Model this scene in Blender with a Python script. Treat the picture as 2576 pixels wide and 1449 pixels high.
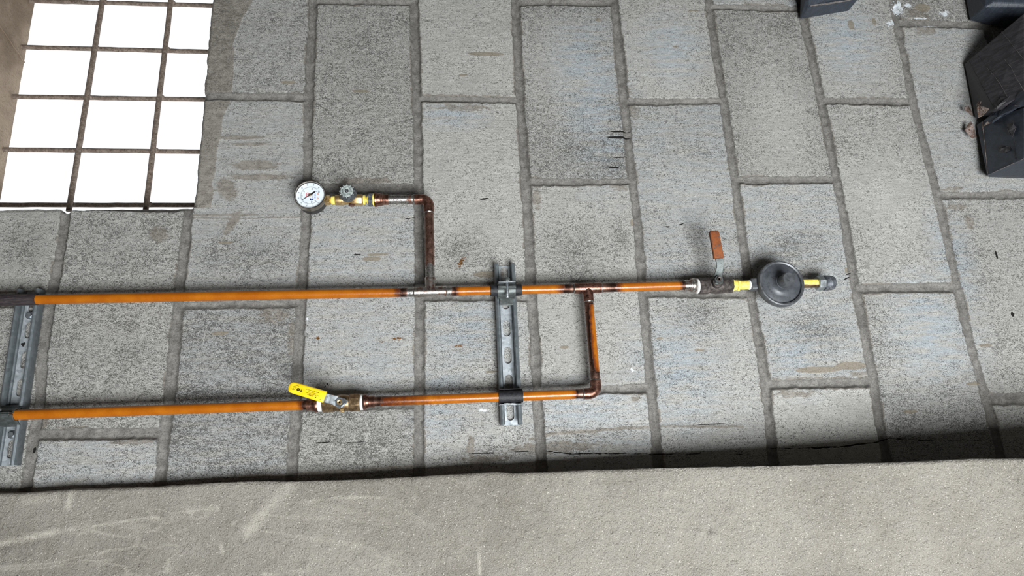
import bpy, bmesh, math, random
import numpy as np
from mathutils import Vector, Matrix

C = bpy.context.scene.collection
for o in list(bpy.data.objects):
    bpy.data.objects.remove(o)

# ------------------------------------------------------------------ frames
# The photograph was taken with the camera turned a quarter: the picture's left is up in the real place.
# (u, v, n): u = along the picture's right (down towards the floor), v = picture's up, n = out of the wall.
H = 2.05                                            # height of the u = 0 line above the floor
MAP = Matrix(((0, 1, 0), (0, 0, -1), (-1, 0, 0)))   # (u,v,n) -> (x,y,z)
def W(p):
    return Vector((p[1], -p[2], H - p[0]))

# ------------------------------------------------------------------ camera
FPX = 1717.0
R3 = Matrix(((0.996016, 0.021743, -0.086485),
             (-0.044822, 0.960478, -0.274724),
             (0.077093, 0.277506, 0.957626)))
CP = Vector((0.661132, 0.042315, 1.155501))
cam = bpy.data.cameras.new('camera')
cam.sensor_width = 36.0
cam.lens = FPX * 36.0 / 2576.0
cam.clip_start = 0.02
cam_o = bpy.data.objects.new('camera', cam)
C.objects.link(cam_o)
cam_o.matrix_world = Matrix.Translation(W(CP)) @ (MAP @ R3).to_4x4()
bpy.context.scene.camera = cam_o

def at(x, y, n=0.0):
    """point of the place that lies at picture point (x, y) at distance n off the wall"""
    d = R3 @ Vector(((x - 1288) / FPX, -(y - 724.5) / FPX, -1))
    return CP + d * ((n - CP.z) / d.z)

# ------------------------------------------------------------------ light
scene = bpy.context.scene
scene.view_settings.view_transform = 'Standard'
scene.view_settings.look = 'None'
scene.view_settings.gamma = 1
scene.view_settings.exposure = 0.0
scene.view_settings.use_curve_mapping = False
world = bpy.data.worlds.new('sky'); scene.world = world
world.use_nodes = True
bgn = world.node_tree.nodes['Background']
bgn.inputs['Color'].default_value = (0.93, 0.96, 1.0, 1)
bgn.inputs['Strength'].default_value = 1.25

def area(name, pos, aim, size, power, col, sy=None):
    l = bpy.data.lights.new(name, 'AREA'); l.shape = 'RECTANGLE'
    l.size = size; l.size_y = sy or size; l.energy = power; l.color = col
    o = bpy.data.objects.new(name, l); C.objects.link(o)
    o.location = W(pos)
    o.rotation_euler = (W(aim) - W(pos)).to_track_quat('-Z', 'Y').to_euler()
    return o
area('doorway_daylight', (1.24, -1.02, 2.08), (1.15, 0.1, 0), 1.1, 119, (0.95, 0.985, 1.0), 1.15)
area('side_fill_light', (1.55, 1.55, 1.25), (1.5, 0.3, 0), 0.6, 0.4, (0.84, 0.92, 1.0))  # added weak cool fill inside the room; the side wall has no opening

# ------------------------------------------------------------------ tagging
def tag(o, label=None, cat=None, group=None, kind=None):
    if label: o['label'] = label
    if cat: o['category'] = cat
    if group: o['group'] = group
    if kind: o['kind'] = kind
    return o
def thing(name, base, label, cat, group=None):
    o = bpy.data.objects.new(name, None); C.objects.link(o)
    o.empty_display_size = 0.03
    o.location = W(base)
    return tag(o, label, cat, group)

# ------------------------------------------------------------------ node helper
class NT:
    def __init__(s, name):
        s.m = bpy.data.materials.new(name); s.m.use_nodes = True
        s.t = s.m.node_tree; s.t.nodes.clear()
        s.out = s.n('ShaderNodeOutputMaterial'); s.b = s.n('ShaderNodeBsdfPrincipled')
        s.t.links.new(s.b.outputs[0], s.out.inputs[0])
        s.tc = s.n('ShaderNodeTexCoord')
    def n(s, typ, **k):
        x = s.t.nodes.new(typ)
        for a, v in k.items(): setattr(x, a, v)
        return x
    def set(s, sock, v):
        if hasattr(v, 'is_output') or isinstance(v, bpy.types.NodeSocket): s.t.links.new(v, sock)
        else:
            if isinstance(v, (tuple, list)) and len(v) == 3 and sock.type == 'RGBA': v = (*v, 1)
            sock.default_value = v
    def math(s, op, a, b=0.0, c=None, clamp=False):
        x = s.n('ShaderNodeMath', operation=op, use_clamp=clamp)
        s.set(x.inputs[0], a); s.set(x.inputs[1], b)
        if c is not None: s.set(x.inputs[2], c)
        return x.outputs[0]
    def mix(s, f, a, b, mode='MIX'):
        x = s.n('ShaderNodeMix', data_type='RGBA', blend_type=mode)
        s.set(x.inputs['Factor'], f); s.set(x.inputs[6], a); s.set(x.inputs[7], b)
        return x.outputs[2]
    def step(s, v, lo, hi):
        x = s.n('ShaderNodeMapRange', interpolation_type='SMOOTHSTEP')
        s.set(x.inputs[0], v); x.inputs[1].default_value = lo; x.inputs[2].default_value = hi
        return x.outputs[0]
    def attr(s, name):
        x = s.n('ShaderNodeAttribute', attribute_name=name); return x.outputs['Fac']
    def mapping(s, scale=(1, 1, 1), vec=None):
        x = s.n('ShaderNodeMapping'); x.inputs['Scale'].default_value = scale
        s.t.links.new(vec or s.tc.outputs['Object'], x.inputs[0]); return x.outputs[0]
    def noise(s, scale, vec=None, detail=3, rough=0.55, dist=0.0, out=0):
        x = s.n('ShaderNodeTexNoise'); x.inputs['Scale'].default_value = scale
        x.inputs['Detail'].default_value = detail; x.inputs['Roughness'].default_value = rough
        x.inputs['Distortion'].default_value = dist
        s.t.links.new(vec or s.tc.outputs['Object'], x.inputs[0]); return x.outputs[out]
    def voro(s, scale, vec=None, feature='F1'):
        x = s.n('ShaderNodeTexVoronoi', feature=feature); x.inputs['Scale'].default_value = scale
        s.t.links.new(vec or s.tc.outputs['Object'], x.inputs[0]); return x.outputs['Distance']
    def bump(s, h, dist, strength=1.0, prev=None):
        x = s.n('ShaderNodeBump'); x.inputs['Strength'].default_value = strength
        x.inputs['Distance'].default_value = dist; s.set(x.inputs['Height'], h)
        if prev: s.t.links.new(prev, x.inputs['Normal'])
        return x.outputs[0]
    def fin(s, col, rough=0.5, metal=0.0, normal=None, spec=None, coat=None):
        s.set(s.b.inputs['Base Color'], col); s.set(s.b.inputs['Roughness'], rough); s.set(s.b.inputs['Metallic'], metal)
        if normal: s.t.links.new(normal, s.b.inputs['Normal'])
        if spec is not None: s.set(s.b.inputs['Specular IOR Level'], spec)
        if coat is not None: s.set(s.b.inputs['Coat Weight'], coat); s.b.inputs['Coat Roughness'].default_value = 0.12
        return s.m

def srgb(r, g, b):
    f = lambda c: (c / 255 / 12.92) if c <= 10 else ((c / 255 + 0.055) / 1.055) ** 2.4
    return (f(r), f(g), f(b))

# ------------------------------------------------------------------ materials
def mat_block():
    k = NT('concrete_block')
    # world X = v, world Z = -u; the formwork drag marks run along u
    mp = k.mapping((1.6, 1, 0.85)); mp2 = k.mapping((4.2, 1, 0.7)); mp3 = k.mapping((9, 1, 0.55))
    s = k.attr('edge')        # mm inside the block, negative inside the mortar
    tone = k.attr('tone'); blue = k.attr('blue'); smear = k.attr('smear'); stain = k.attr('stain'); rust = k.attr('rust')
    lime = k.attr('lime'); pits = k.attr('pits'); dark_mark = k.attr('dark_mark')
    fine = k.noise(680, mp, 4, 0.72); mid = k.noise(95, mp, 4, 0.65); big = k.noise(14, k.mapping((1.6, 1, 1)), 4, 0.6)
    drag = k.noise(60, mp3, 3, 0.6); cell = k.noise(400, mp, 4, 0.66, 1.3)
    grain = k.noise(900, None, 2, 0.6)
    light = k.mix(k.step(big, 0.33, 0.68), srgb(176, 174, 170), srgb(204, 202, 197))
    light = k.mix(k.math('MULTIPLY', blue, k.step(k.noise(22, mp2, 3), 0.35, 0.6)), light, srgb(170, 184, 196))
    light = k.mix(k.step(drag, 0.36, 0.60), k.mix(0.22, light, srgb(120, 119, 116)), light)
    light = k.mix(k.math('MULTIPLY', k.step(mid, 0.48, 0.66), 0.5), k.mix(0.4, light, srgb(122, 120, 114)), light)
    # speckle of open pores between pale aggregate
    dens = k.math('ADD', k.math('MULTIPLY', pits, 0.075), k.math('ADD', k.math('MULTIPLY', k.math('SUBTRACT', mid, 0.5), 0.26), k.math('MULTIPLY', k.math('SUBTRACT', big, 0.5), 0.22)))
    pv = k.math('ADD', k.math('SUBTRACT', cell, 0.5), dens)
    dark = k.step(pv, 0.10, 0.16)
    dark2 = k.step(k.math('ADD', k.math('SUBTRACT', fine, 0.5), k.math('MULTIPLY', dens, 0.9)), 0.07, 0.19)
    col = k.mix(k.math('MULTIPLY', dark2, 0.7), light, srgb(84, 82, 78))
    col = k.mix(k.math('MULTIPLY', dark, 0.8), col, srgb(58, 56, 53))
    curl = k.math('ABSOLUTE', k.math('SUBTRACT', k.noise(150, mp, 3, 0.6, 1.6), 0.5))
    cm = k.math('MULTIPLY', k.math('SUBTRACT', 1.0, k.step(curl, 0.002, 0.013)), k.step(k.math('ADD', k.noise(48, None, 3, 0.6), k.math('MULTIPLY', pits, 0.06)), 0.53, 0.62))
    col = k.mix(k.math('MULTIPLY', cm, 0.8), col, srgb(52, 50, 47))
    col = k.mix(k.step(grain, 0.56, 0.70), col, k.mix(0.55, col, srgb(232, 232, 228)))
    cr = k.math('ABSOLUTE', k.math('SUBTRACT', k.noise(26, k.mapping((3.2, 1, 0.6)), 3, 0.6, 0.8), 0.5))
    crack = k.math('MULTIPLY', k.math('SUBTRACT', 1.0, k.step(cr, 0.0, 0.0045)), k.step(k.noise(9, None, 2), 0.56, 0.62))
    col = k.mix(k.math('MULTIPLY', crack, 0.75), col, srgb(56, 52, 46))
    tn = k.n('ShaderNodeVectorMath', operation='SCALE'); k.set(tn.inputs[0], col); k.set(tn.inputs['Scale'], tone)
    col = tn.outputs[0]
    # mortar
    ms = k.noise(70, None, 5, 0.65)
    mort = k.mix(k.step(ms, 0.3, 0.7), srgb(108, 105, 101), srgb(140, 137, 132))
    mort = k.mix(k.math('MULTIPLY', k.step(k.noise(420, None, 3, 0.6), 0.53, 0.66), 0.5), mort, srgb(72, 69, 65))
    en = k.math('ADD', s, k.math('MULTIPLY', k.math('SUBTRACT', k.noise(150, None, 4, 0.7), 0.5), 5.5))
    mk = k.math('SUBTRACT', 1.0, k.step(en, -0.6, 0.7))
    ed = k.math('MULTIPLY', k.step(en, -1.6, 0.0), k.math('SUBTRACT', 1.0, k.step(en, 0.2, 2.2)))
    sn = k.math('ADD', smear, k.math('MULTIPLY', k.math('SUBTRACT', k.noise(75, k.mapping((2.4, 1, 0.8)), 5, 0.7), 0.5), 1.1))
    sk = k.step(sn, 0.46, 0.58)
    smc = k.mix(k.step(ms, 0.35, 0.65), srgb(122, 115, 106), srgb(144, 138, 129))
    smc = k.mix(k.math('MULTIPLY', dark, 0.45), smc, srgb(70, 66, 60))
    col = k.mix(k.math('MULTIPLY', sk, 0.85), col, smc)
    col = k.mix(mk, col, mort)
    col = k.mix(k.math('MULTIPLY', ed, k.math('MULTIPLY', k.step(ms, 0.4, 0.62), 0.65)), col, srgb(62, 59, 54))
    stn = k.step(k.math('ADD', stain, k.math('MULTIPLY', k.math('SUBTRACT', k.noise(170, mp, 3), 0.5), 0.5)), 0.42, 0.55)
    col = k.mix(k.math('MULTIPLY', stn, 0.9), col, srgb(136, 127, 113))
    rn = k.step(k.math('ADD', rust, k.math('MULTIPLY', k.math('SUBTRACT', k.noise(260, mp, 3, 0.7), 0.5), 1.5)), 0.5, 0.72)
    col = k.mix(rn, col, k.mix(k.step(fine, 0.4, 0.6), srgb(60, 38, 16), srgb(134, 92, 50)))
    ln = k.step(k.math('ADD', lime, k.math('MULTIPLY', k.math('SUBTRACT', k.noise(160, None, 4, 0.7), 0.5), 1.8)), 0.55, 0.7)
    col = k.mix(ln, col, srgb(220, 226, 230))
    hn = k.step(k.math('ADD', dark_mark, k.math('MULTIPLY', k.math('SUBTRACT', k.noise(220, mp, 3, 0.7), 0.5), 0.5)), 0.5, 0.62)
    col = k.mix(hn, col, srgb(30, 28, 26))
    hgt = k.math('SUBTRACT', k.math('MULTIPLY', cell, 0.4), k.math('MULTIPLY', dark, 0.6))
    nb = k.bump(k.math('ADD', k.math('MULTIPLY', mid, 1.0), k.math('MULTIPLY', drag, 0.6)), 0.0016, 0.6)
    nb = k.bump(hgt, 0.0009, 0.8, nb)
    nb = k.bump(fine, 0.0006, 0.6, nb)
    return k.fin(col, 0.92, 0, nb, 0.25)

def mat_render():
    k = NT('sanded_render')
    big = k.noise(5, None, 4, 0.6); mid = k.noise(45, None, 4, 0.6); fine = k.noise(420, None, 4, 0.72); gr = k.voro(520)
    col = k.mix(k.step(big, 0.35, 0.65), srgb(128, 123, 114), srgb(149, 144, 135))
    col = k.mix(k.math('MULTIPLY', k.step(mid, 0.35, 0.7), 0.35), col, srgb(144, 140, 134))
    col = k.mix(k.math('MULTIPLY', k.step(fine, 0.47, 0.33), 0.7), col, srgb(92, 87, 79))
    col = k.mix(k.math('MULTIPLY', k.step(k.noise(560, None, 2), 0.62, 0.70), 0.6), col, srgb(220, 214, 204))
    st = k.noise(7, k.mapping((1.0, 1, 0.35)), 3, 0.6, 0.6)
    band = k.math('SUBTRACT', 1.0, k.step(k.math('ABSOLUTE', k.math('SUBTRACT', st, 0.55)), 0.0, 0.02))
    col = k.mix(k.math('MULTIPLY', k.math('MULTIPLY', band, k.attr('trowel')), 0.22), col, srgb(205, 198, 186))
    col = k.mix(k.math('MULTIPLY', k.attr('scratch'), 0.55), col, srgb(214, 207, 195))
    vd = k.step(k.noise(190, None, 1, 0.5), 0.20, 0.17)
    col = k.mix(vd, col, srgb(58, 56, 54))
    nb = k.bump(k.math('ADD', mid, k.math('MULTIPLY', k.noise(130, None, 4, 0.7), 0.8)), 0.003, 1.0)
    nb = k.bump(k.math('ADD', fine, k.math('MULTIPLY', gr, 0.5)), 0.0012, 1.0, nb)
    return k.fin(col, 0.93, 0, nb, 0.25)

def mat_lintel():
    k = NT('cast_concrete_lintel')
    big = k.noise(9, None, 4, 0.6); fine = k.noise(240, None, 4, 0.7)
    col = k.mix(k.step(big, 0.35, 0.65), srgb(120, 104, 88), srgb(158, 142, 124))
    col = k.mix(k.math('MULTIPLY', k.step(fine, 0.5, 0.66), 0.35), col, srgb(88, 74, 62))
    nb = k.bump(k.noise(60, None, 5, 0.7), 0.003, 0.8); nb = k.bump(fine, 0.0008, 0.7, nb)
    return k.fin(col, 0.9, 0, nb, 0.3)

def mat_pipe():
    k = NT('copper_pipe_orange_paint')
    pa = k.attr('paint'); ti = k.attr('tin')
    n1 = k.noise(95, None, 4, 0.65); n2 = k.noise(420, None, 3, 0.6)
    pm = k.math('ADD', k.math('MULTIPLY', pa, 1.3), k.math('MULTIPLY', k.math('SUBTRACT', n1, 0.5), 0.6))
    paint = k.mix(k.step(k.noise(40, None, 3), 0.35, 0.7), srgb(160, 86, 8), srgb(174, 100, 15))
    paint = k.mix(k.math('MULTIPLY', k.step(n2, 0.60, 0.70), 0.35), paint, srgb(150, 66, 12))
    paint = k.mix(k.step(pm, 1.12, 0.66), paint, srgb(92, 40, 12))
    char = k.step(pm, 0.68, 0.54)
    cop = k.mix(k.step(n1, 0.38, 0.62), srgb(100, 74, 64), srgb(150, 116, 102))
    cop = k.mix(k.step(k.noise(190, None, 3, 0.7), 0.52, 0.68), cop, srgb(74, 46, 38))
    burn = k.math('MULTIPLY', char, k.step(pm, 0.12, 0.46))
    tm = k.step(k.math('ADD', ti, k.math('MULTIPLY', k.math('SUBTRACT', n1, 0.5), 0.9)), 0.45, 0.6)
    tinc = k.mix(k.step(n2, 0.4, 0.65), srgb(188, 186, 182), srgb(110, 104, 100))
    col = k.mix(char, paint, cop)
    col = k.mix(k.math('MULTIPLY', burn, 0.85), col, srgb(52, 30, 20))
    col = k.mix(tm, col, tinc)
    metal = k.math('MAXIMUM', k.math('MULTIPLY', char, 0.85), tm)
    rough = k.math('ADD', 0.26, k.math('ADD', k.math('MULTIPLY', metal, 0.14), k.math('MULTIPLY', k.step(n2, 0.45, 0.7), 0.14)))
    nb = k.bump(n1, 0.0004, 0.5); nb = k.bump(n2, 0.0001, 0.6, nb)
    return k.fin(col, rough, metal, nb, 0.5)

def mat_simple(name, c1, c2, scale=120, rough=0.5, metal=0.0, bump=0.0002, lo=0.4, hi=0.62, c3=None, t3=(0.55, 0.66), spec=None, coat=None, stretch=(1, 1, 1)):
    k = NT(name); mp = k.mapping(stretch)
    n1 = k.noise(scale, mp, 4, 0.65)
    col = k.mix(k.step(n1, lo, hi), c1, c2)
    if c3: col = k.mix(k.step(k.noise(scale * 2.3, mp, 4, 0.65), *t3), col, c3)
    rg = k.math('ADD', rough, k.math('MULTIPLY', k.math('SUBTRACT', n1, 0.5), 0.25))
    return k.fin(col, rg, metal, k.bump(n1, bump, 0.8), spec, coat)

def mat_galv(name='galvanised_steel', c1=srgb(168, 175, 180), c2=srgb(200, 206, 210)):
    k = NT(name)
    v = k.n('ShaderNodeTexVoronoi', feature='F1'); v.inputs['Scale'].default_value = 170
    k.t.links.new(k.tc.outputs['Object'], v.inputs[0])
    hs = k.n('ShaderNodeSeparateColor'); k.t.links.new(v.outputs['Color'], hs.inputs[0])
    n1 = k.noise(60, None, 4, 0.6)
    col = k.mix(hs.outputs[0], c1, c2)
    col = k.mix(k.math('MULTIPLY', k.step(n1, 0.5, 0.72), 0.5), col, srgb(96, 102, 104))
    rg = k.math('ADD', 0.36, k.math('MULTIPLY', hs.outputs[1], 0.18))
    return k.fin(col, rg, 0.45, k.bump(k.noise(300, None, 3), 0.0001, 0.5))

M = {}
M['block'] = mat_block(); M['render'] = mat_render(); M['lintel'] = mat_lintel(); M['pipe'] = mat_pipe(); M['galv'] = mat_galv(); M['galv_shaded'] = mat_galv('shaded_zinc', srgb(104, 111, 115), srgb(120, 127, 131))
M['copper'] = mat_simple('bare_copper_fitting', srgb(104, 72, 60), srgb(156, 114, 98), 90, 0.34, 0.9, 0.0002, c3=srgb(72, 44, 38), t3=(0.54, 0.68))
M['copper_tinned'] = mat_simple('tinned_copper', srgb(196, 192, 186), srgb(150, 120, 108), 110, 0.3, 0.95, 0.0004, 0.42, 0.62, c3=srgb(90, 70, 62), t3=(0.58, 0.68))
M['solder'] = mat_simple('solder', srgb(190, 190, 188), srgb(120, 116, 112), 300, 0.3, 0.95, 0.0004)
M['brass'] = mat_simple('brass', srgb(176, 146, 98), srgb(208, 178, 128), 120, 0.36, 0.75, 0.0002, c3=srgb(120, 78, 36), t3=(0.56, 0.7))
M['old_brass'] = mat_simple('dull_brass', srgb(120, 98, 72), srgb(152, 128, 96), 120, 0.42, 0.85, 0.0003, c3=srgb(92, 68, 46), t3=(0.56, 0.7))
M['yellow_tape'] = mat_simple('yellow_thread_tape', srgb(240, 212, 84), srgb(252, 232, 128), 260, 0.55, 0, 0.0006, c3=srgb(196, 158, 52), t3=(0.6, 0.7))
M['white_tape'] = mat_simple('white_thread_tape', srgb(226, 226, 222), srgb(246, 246, 244), 240, 0.5, 0, 0.0008, c3=srgb(168, 166, 160), t3=(0.6, 0.72))
M['black_iron'] = mat_simple('black_iron', srgb(66, 60, 58), srgb(96, 88, 84), 130, 0.55, 0.45, 0.0006, c3=srgb(48, 40, 38), t3=(0.52, 0.66))
M['dark_nut'] = mat_simple('grey_painted_bushing', srgb(84, 88, 94), srgb(122, 126, 132), 200, 0.5, 0.5, 0.0005, c3=srgb(54, 52, 52), t3=(0.55, 0.66))
M['regulator'] = mat_simple('dark_grey_enamel', srgb(68, 71, 76), srgb(82, 85, 90), 60, 0.42, 0.15, 0.0002, c3=srgb(58, 60, 64), t3=(0.55, 0.7))
M['regulator_rim'] = mat_simple('worn_grey_enamel', srgb(78, 80, 83), srgb(96, 98, 101), 90, 0.38, 0.3, 0.0002, c3=srgb(64, 64, 66), t3=(0.55, 0.7))
M['rust_grip'] = mat_simple('rusted_grip', srgb(140, 78, 36), srgb(122, 66, 34), 90, 0.75, 0.1, 0.0008, c3=srgb(84, 72, 66), t3=(0.56, 0.62))
M['steel'] = mat_simple('plated_steel', srgb(150, 156, 160), srgb(186, 192, 196), 90, 0.3, 0.85, 0.0001, c3=srgb(130, 134, 136), t3=(0.6, 0.7))
M['grey_steel'] = mat_simple('worn_grey_steel', srgb(84, 89, 88), srgb(106, 111, 110), 110, 0.48, 0.6, 0.0003, c3=srgb(70, 66, 62), t3=(0.58, 0.68))
M['yellow_vinyl'] = mat_simple('yellow_vinyl', srgb(244, 204, 24), srgb(250, 214, 40), 60, 0.27, 0, 0.0001, c3=srgb(226, 178, 20), t3=(0.62, 0.72), coat=0.3)
M['ink'] = mat_simple('black_ink', srgb(24, 24, 22), srgb(34, 32, 28), 300, 0.5, 0)
M['ink_red'] = mat_simple('red_ink', srgb(206, 34, 50), srgb(220, 50, 62), 300, 0.5, 0)
M['ink_blue'] = mat_simple('blue_ink', srgb(24, 58, 140), srgb(40, 76, 160), 300, 0.5, 0)
M['ink_grey'] = mat_simple('grey_ink', srgb(70, 84, 92), srgb(96, 108, 116), 300, 0.5, 0)
M['ink_orange'] = mat_simple('orange_ink', srgb(196, 104, 70), srgb(214, 128, 92), 300, 0.5, 0)
M['dial'] = mat_simple('white_dial', srgb(222, 230, 236), srgb(232, 238, 242), 40, 0.4, 0, 0.00001)
M['bezel'] = mat_simple('stainless_bezel', srgb(150, 142, 134), srgb(180, 172, 164), 60, 0.24, 0.95, 0.0001)
M['black_case'] = mat_simple('black_case', srgb(34, 32, 34), srgb(48, 44, 46), 80, 0.4, 0.2, 0.0002)
M['knob'] = mat_simple('knob_body', srgb(58, 62, 66), srgb(84, 88, 92), 200, 0.42, 0.1, 0.0003)
M['knob_top'] = mat_simple('knob_worn_top', srgb(140, 150, 148), srgb(190, 198, 194), 330, 0.5, 0.15, 0.0006, c3=srgb(84, 92, 94), t3=(0.56, 0.64))
M['rubber'] = mat_simple('black_rubber', srgb(18, 18, 21), srgb(32, 32, 37), 160, 0.6, 0, 0.0008, c3=srgb(52, 52, 58), t3=(0.64, 0.7), stretch=(1, 1, 1))
M['sleeve'] = mat_simple('dark_rubber_sleeve', srgb(46, 38, 40), srgb(66, 56, 56), 110, 0.6, 0, 0.0008, c3=srgb(36, 34, 40), t3=(0.5, 0.62), stretch=(3, 3, 0.5))
M['rebar'] = mat_simple('weathered_bar', srgb(110, 96, 86), srgb(140, 126, 114), 150, 0.7, 0.25, 0.0006, c3=srgb(84, 64, 52), t3=(0.56, 0.66))
M['black_card'] = mat_simple('black_coated_cardboard', srgb(48, 46, 49), srgb(64, 61, 65), 50, 0.55, 0, 0.0012, c3=srgb(80, 74, 73), t3=(0.6, 0.7), stretch=(3, 1, 0.6))
M['slate_card'] = mat_simple('slate_coated_cardboard', srgb(48, 53, 62), srgb(58, 64, 74), 70, 0.5, 0, 0.001, c3=srgb(72, 76, 86), t3=(0.62, 0.7), stretch=(0.6, 1, 4))
M['torn_card'] = mat_simple('torn_cardboard', srgb(98, 84, 76), srgb(142, 128, 122), 120, 0.8, 0, 0.001, c3=srgb(96, 66, 48), t3=(0.52, 0.62))
M['pale_edge'] = mat_simple('worn_lit_pale', srgb(92, 88, 86), srgb(124, 118, 114), 160, 0.8, 0, 0.0006, c3=srgb(90, 80, 74), t3=(0.55, 0.62))
M['shell'] = mat_simple('grey_block_room', srgb(84, 80, 76), srgb(100, 96, 92), 20, 0.9, 0, 0.002)
M['ground'] = mat_simple('concrete_floor', srgb(70, 66, 62), srgb(90, 86, 80), 20, 0.9, 0, 0.002)

# ------------------------------------------------------------------ mesh collector in (u, v, n)
class MB:
    def __init__(s): s.v = []; s.f = []; s.a = {}
    def add(s, vs, fs, attrs=None):
        b = len(s.v); s.v += [tuple(p) for p in vs]; s.f += [tuple(i + b for i in f) for f in fs]
        for kk in ('paint', 'tin'):
            s.a.setdefault(kk, [])
            s.a[kk] += list(attrs[kk]) if attrs and kk in attrs else [0.0] * len(vs)
        return s
    def frame(s, ax):
        ax = Vector(ax).normalized()
        up = Vector((0, 0, 1)) if abs(ax.z) < 0.9 else Vector((1, 0, 0))
        x = up.cross(ax).normalized(); return x, ax.cross(x).normalized(), ax
    def lathe(s, o, ax, prof, seg=40, mod=None, cap=True):
        """prof: (t along axis, radius); closed at both ends when the radius is 0"""
        o = Vector(o); x, y, z = s.frame(ax); vs = []; fs = []
        for t, r in prof:
            for k in range(seg):
                a = 2 * math.pi * k / seg; rr = r * (mod(a, t) if mod else 1)
                vs.append(o + z * t + x * (rr * math.cos(a)) + y * (rr * math.sin(a)))
        for i in range(len(prof) - 1):
            for k in range(seg):
                k2 = (k + 1) % seg
                fs.append((i * seg + k, i * seg + k2, (i + 1) * seg + k2, (i + 1) * seg + k))
        L = len(prof) - 1
        if cap: fs.append(tuple(reversed(range(seg)))); fs.append(tuple(L * seg + k for k in range(seg)))
        return s.add(vs, fs)
    def tube(s, pts, r, seg=24, attrs=None, cap=True):
        pts = [Vector(p) for p in pts]; rs = r if isinstance(r, (list, tuple)) else [r] * len(pts)
        vs = []; fs = []; px = None; A = {'paint': [], 'tin': []}
        for i, p in enumerate(pts):
            d = (pts[min(i + 1, len(pts) - 1)] - pts[max(i - 1, 0)]).normalized()
            if px is None: x, y, _ = s.frame(d)
            else: x = (px - d * px.dot(d)).normalized(); y = d.cross(x)
            px = x
            for k in range(seg):
                a = 2 * math.pi * k / seg
                vs.append(p + x * (rs[i] * math.cos(a)) + y * (rs[i] * math.sin(a)))
                for kk in A: A[kk].append(attrs[kk][i] if attrs and kk in attrs else 0.0)
        for i in range(len(pts) - 1):
            for k in range(seg):
                k2 = (k + 1) % seg
                fs.append((i * seg + k, i * seg + k2, (i + 1) * seg + k2, (i + 1) * seg + k))
        if cap:
            fs.append(tuple(reversed(range(seg)))); L = len(pts) - 1
            fs.append(tuple(L * seg + k for k in range(seg)))
        return s.add(vs, fs, A)
    def prism(s, o, ex, ey, ez, poly, d0, d1):
        """polygon (x, y) in the plane ex, ey at o, from depth d0 to d1 along ez"""
        o, ex, ey, ez = map(Vector, (o, ex, ey, ez)); n = len(poly)
        vs = [o + ex * p[0] + ey * p[1] + ez * d for d in (d0, d1) for p in poly]
        fs = [tuple(reversed(range(n))), tuple(range(n, 2 * n))]
        fs += [(i, (i + 1) % n, n + (i + 1) % n, n + i) for i in range(n)]
        return s.add(vs, fs)
    def box(s, c, h, ex=(1, 0, 0), ey=(0, 1, 0), ez=(0, 0, 1)):
        return s.prism(c, ex, ey, ez, [(-h[0], -h[1]), (h[0], -h[1]), (h[0], h[1]), (-h[0], h[1])], -h[2], h[2])
    def ngon(s, o, ax, n, r, t0, t1, ph=0.0, ch=0.0):
        """hexagon-like nut along ax with chamfered ends"""
        x, y, z = s.frame(ax)
        o = Vector(o); vs = []; fs = []
        rings = [(t0, r * 0.93), (t0 + ch, r), (t1 - ch, r), (t1, r * 0.93)] if ch else [(t0, r), (t1, r)]
        for t, rr in rings:
            for k in range(n):
                a = 2 * math.pi * k / n + ph
                vs.append(o + z * t + x * (rr * math.cos(a)) + y * (rr * math.sin(a)))
        for i in range(len(rings) - 1):
            for k in range(n):
                k2 = (k + 1) % n; fs.append((i * n + k, i * n + k2, (i + 1) * n + k2, (i + 1) * n + k))
        fs.append(tuple(reversed(range(n)))); L = len(rings) - 1; fs.append(tuple(L * n + k for k in range(n)))
        return s.add(vs, fs)
    def build(s, name, mat, parent=None, bevel=0.0, seg=2, angle=35, smooth=True):
        me = bpy.data.meshes.new(name)
        off = parent_world(parent) if parent else Vector((0, 0, 0))
        me.from_pydata([W(p) - off for p in s.v], [], s.f)
        bm = bmesh.new(); bm.from_mesh(me); bmesh.ops.recalc_face_normals(bm, faces=bm.faces); bm.to_mesh(me); bm.free()
        for kk, vals in s.a.items():
            if any(vals):
                at_ = me.attributes.new(kk, 'FLOAT', 'POINT'); at_.data.foreach_set('value', vals)
        me.materials.append(M[mat]); me.update()
        if smooth:
            me.shade_smooth()
            try: me.set_sharp_from_angle(angle=math.radians(angle))
            except Exception: pass
        o = bpy.data.objects.new(name, me); C.objects.link(o)
        if parent: o.parent = parent
        if bevel:
            b = o.modifiers.new('bevel', 'BEVEL'); b.width = bevel; b.segments = seg; b.limit_method = 'ANGLE'; b.angle_limit = math.radians(30)
            b.harden_normals = False
        return o
def parent_world(o):
    p = Vector(o.location)
    while o.parent: o = o.parent; p += Vector(o.location)
    return p

def rrect(w, h, r, n=5):
    """rounded rectangle outline, half sizes w, h"""
    out = []
    for cx, cy, a0 in ((w - r, h - r, 0), (-w + r, h - r, 90), (-w + r, -h + r, 180), (w - r, -h + r, 270)):
        for i in range(n + 1):
            a = math.radians(a0 + 90 * i / n); out.append((cx + r * math.cos(a), cy + r * math.sin(a)))
    return out

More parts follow.
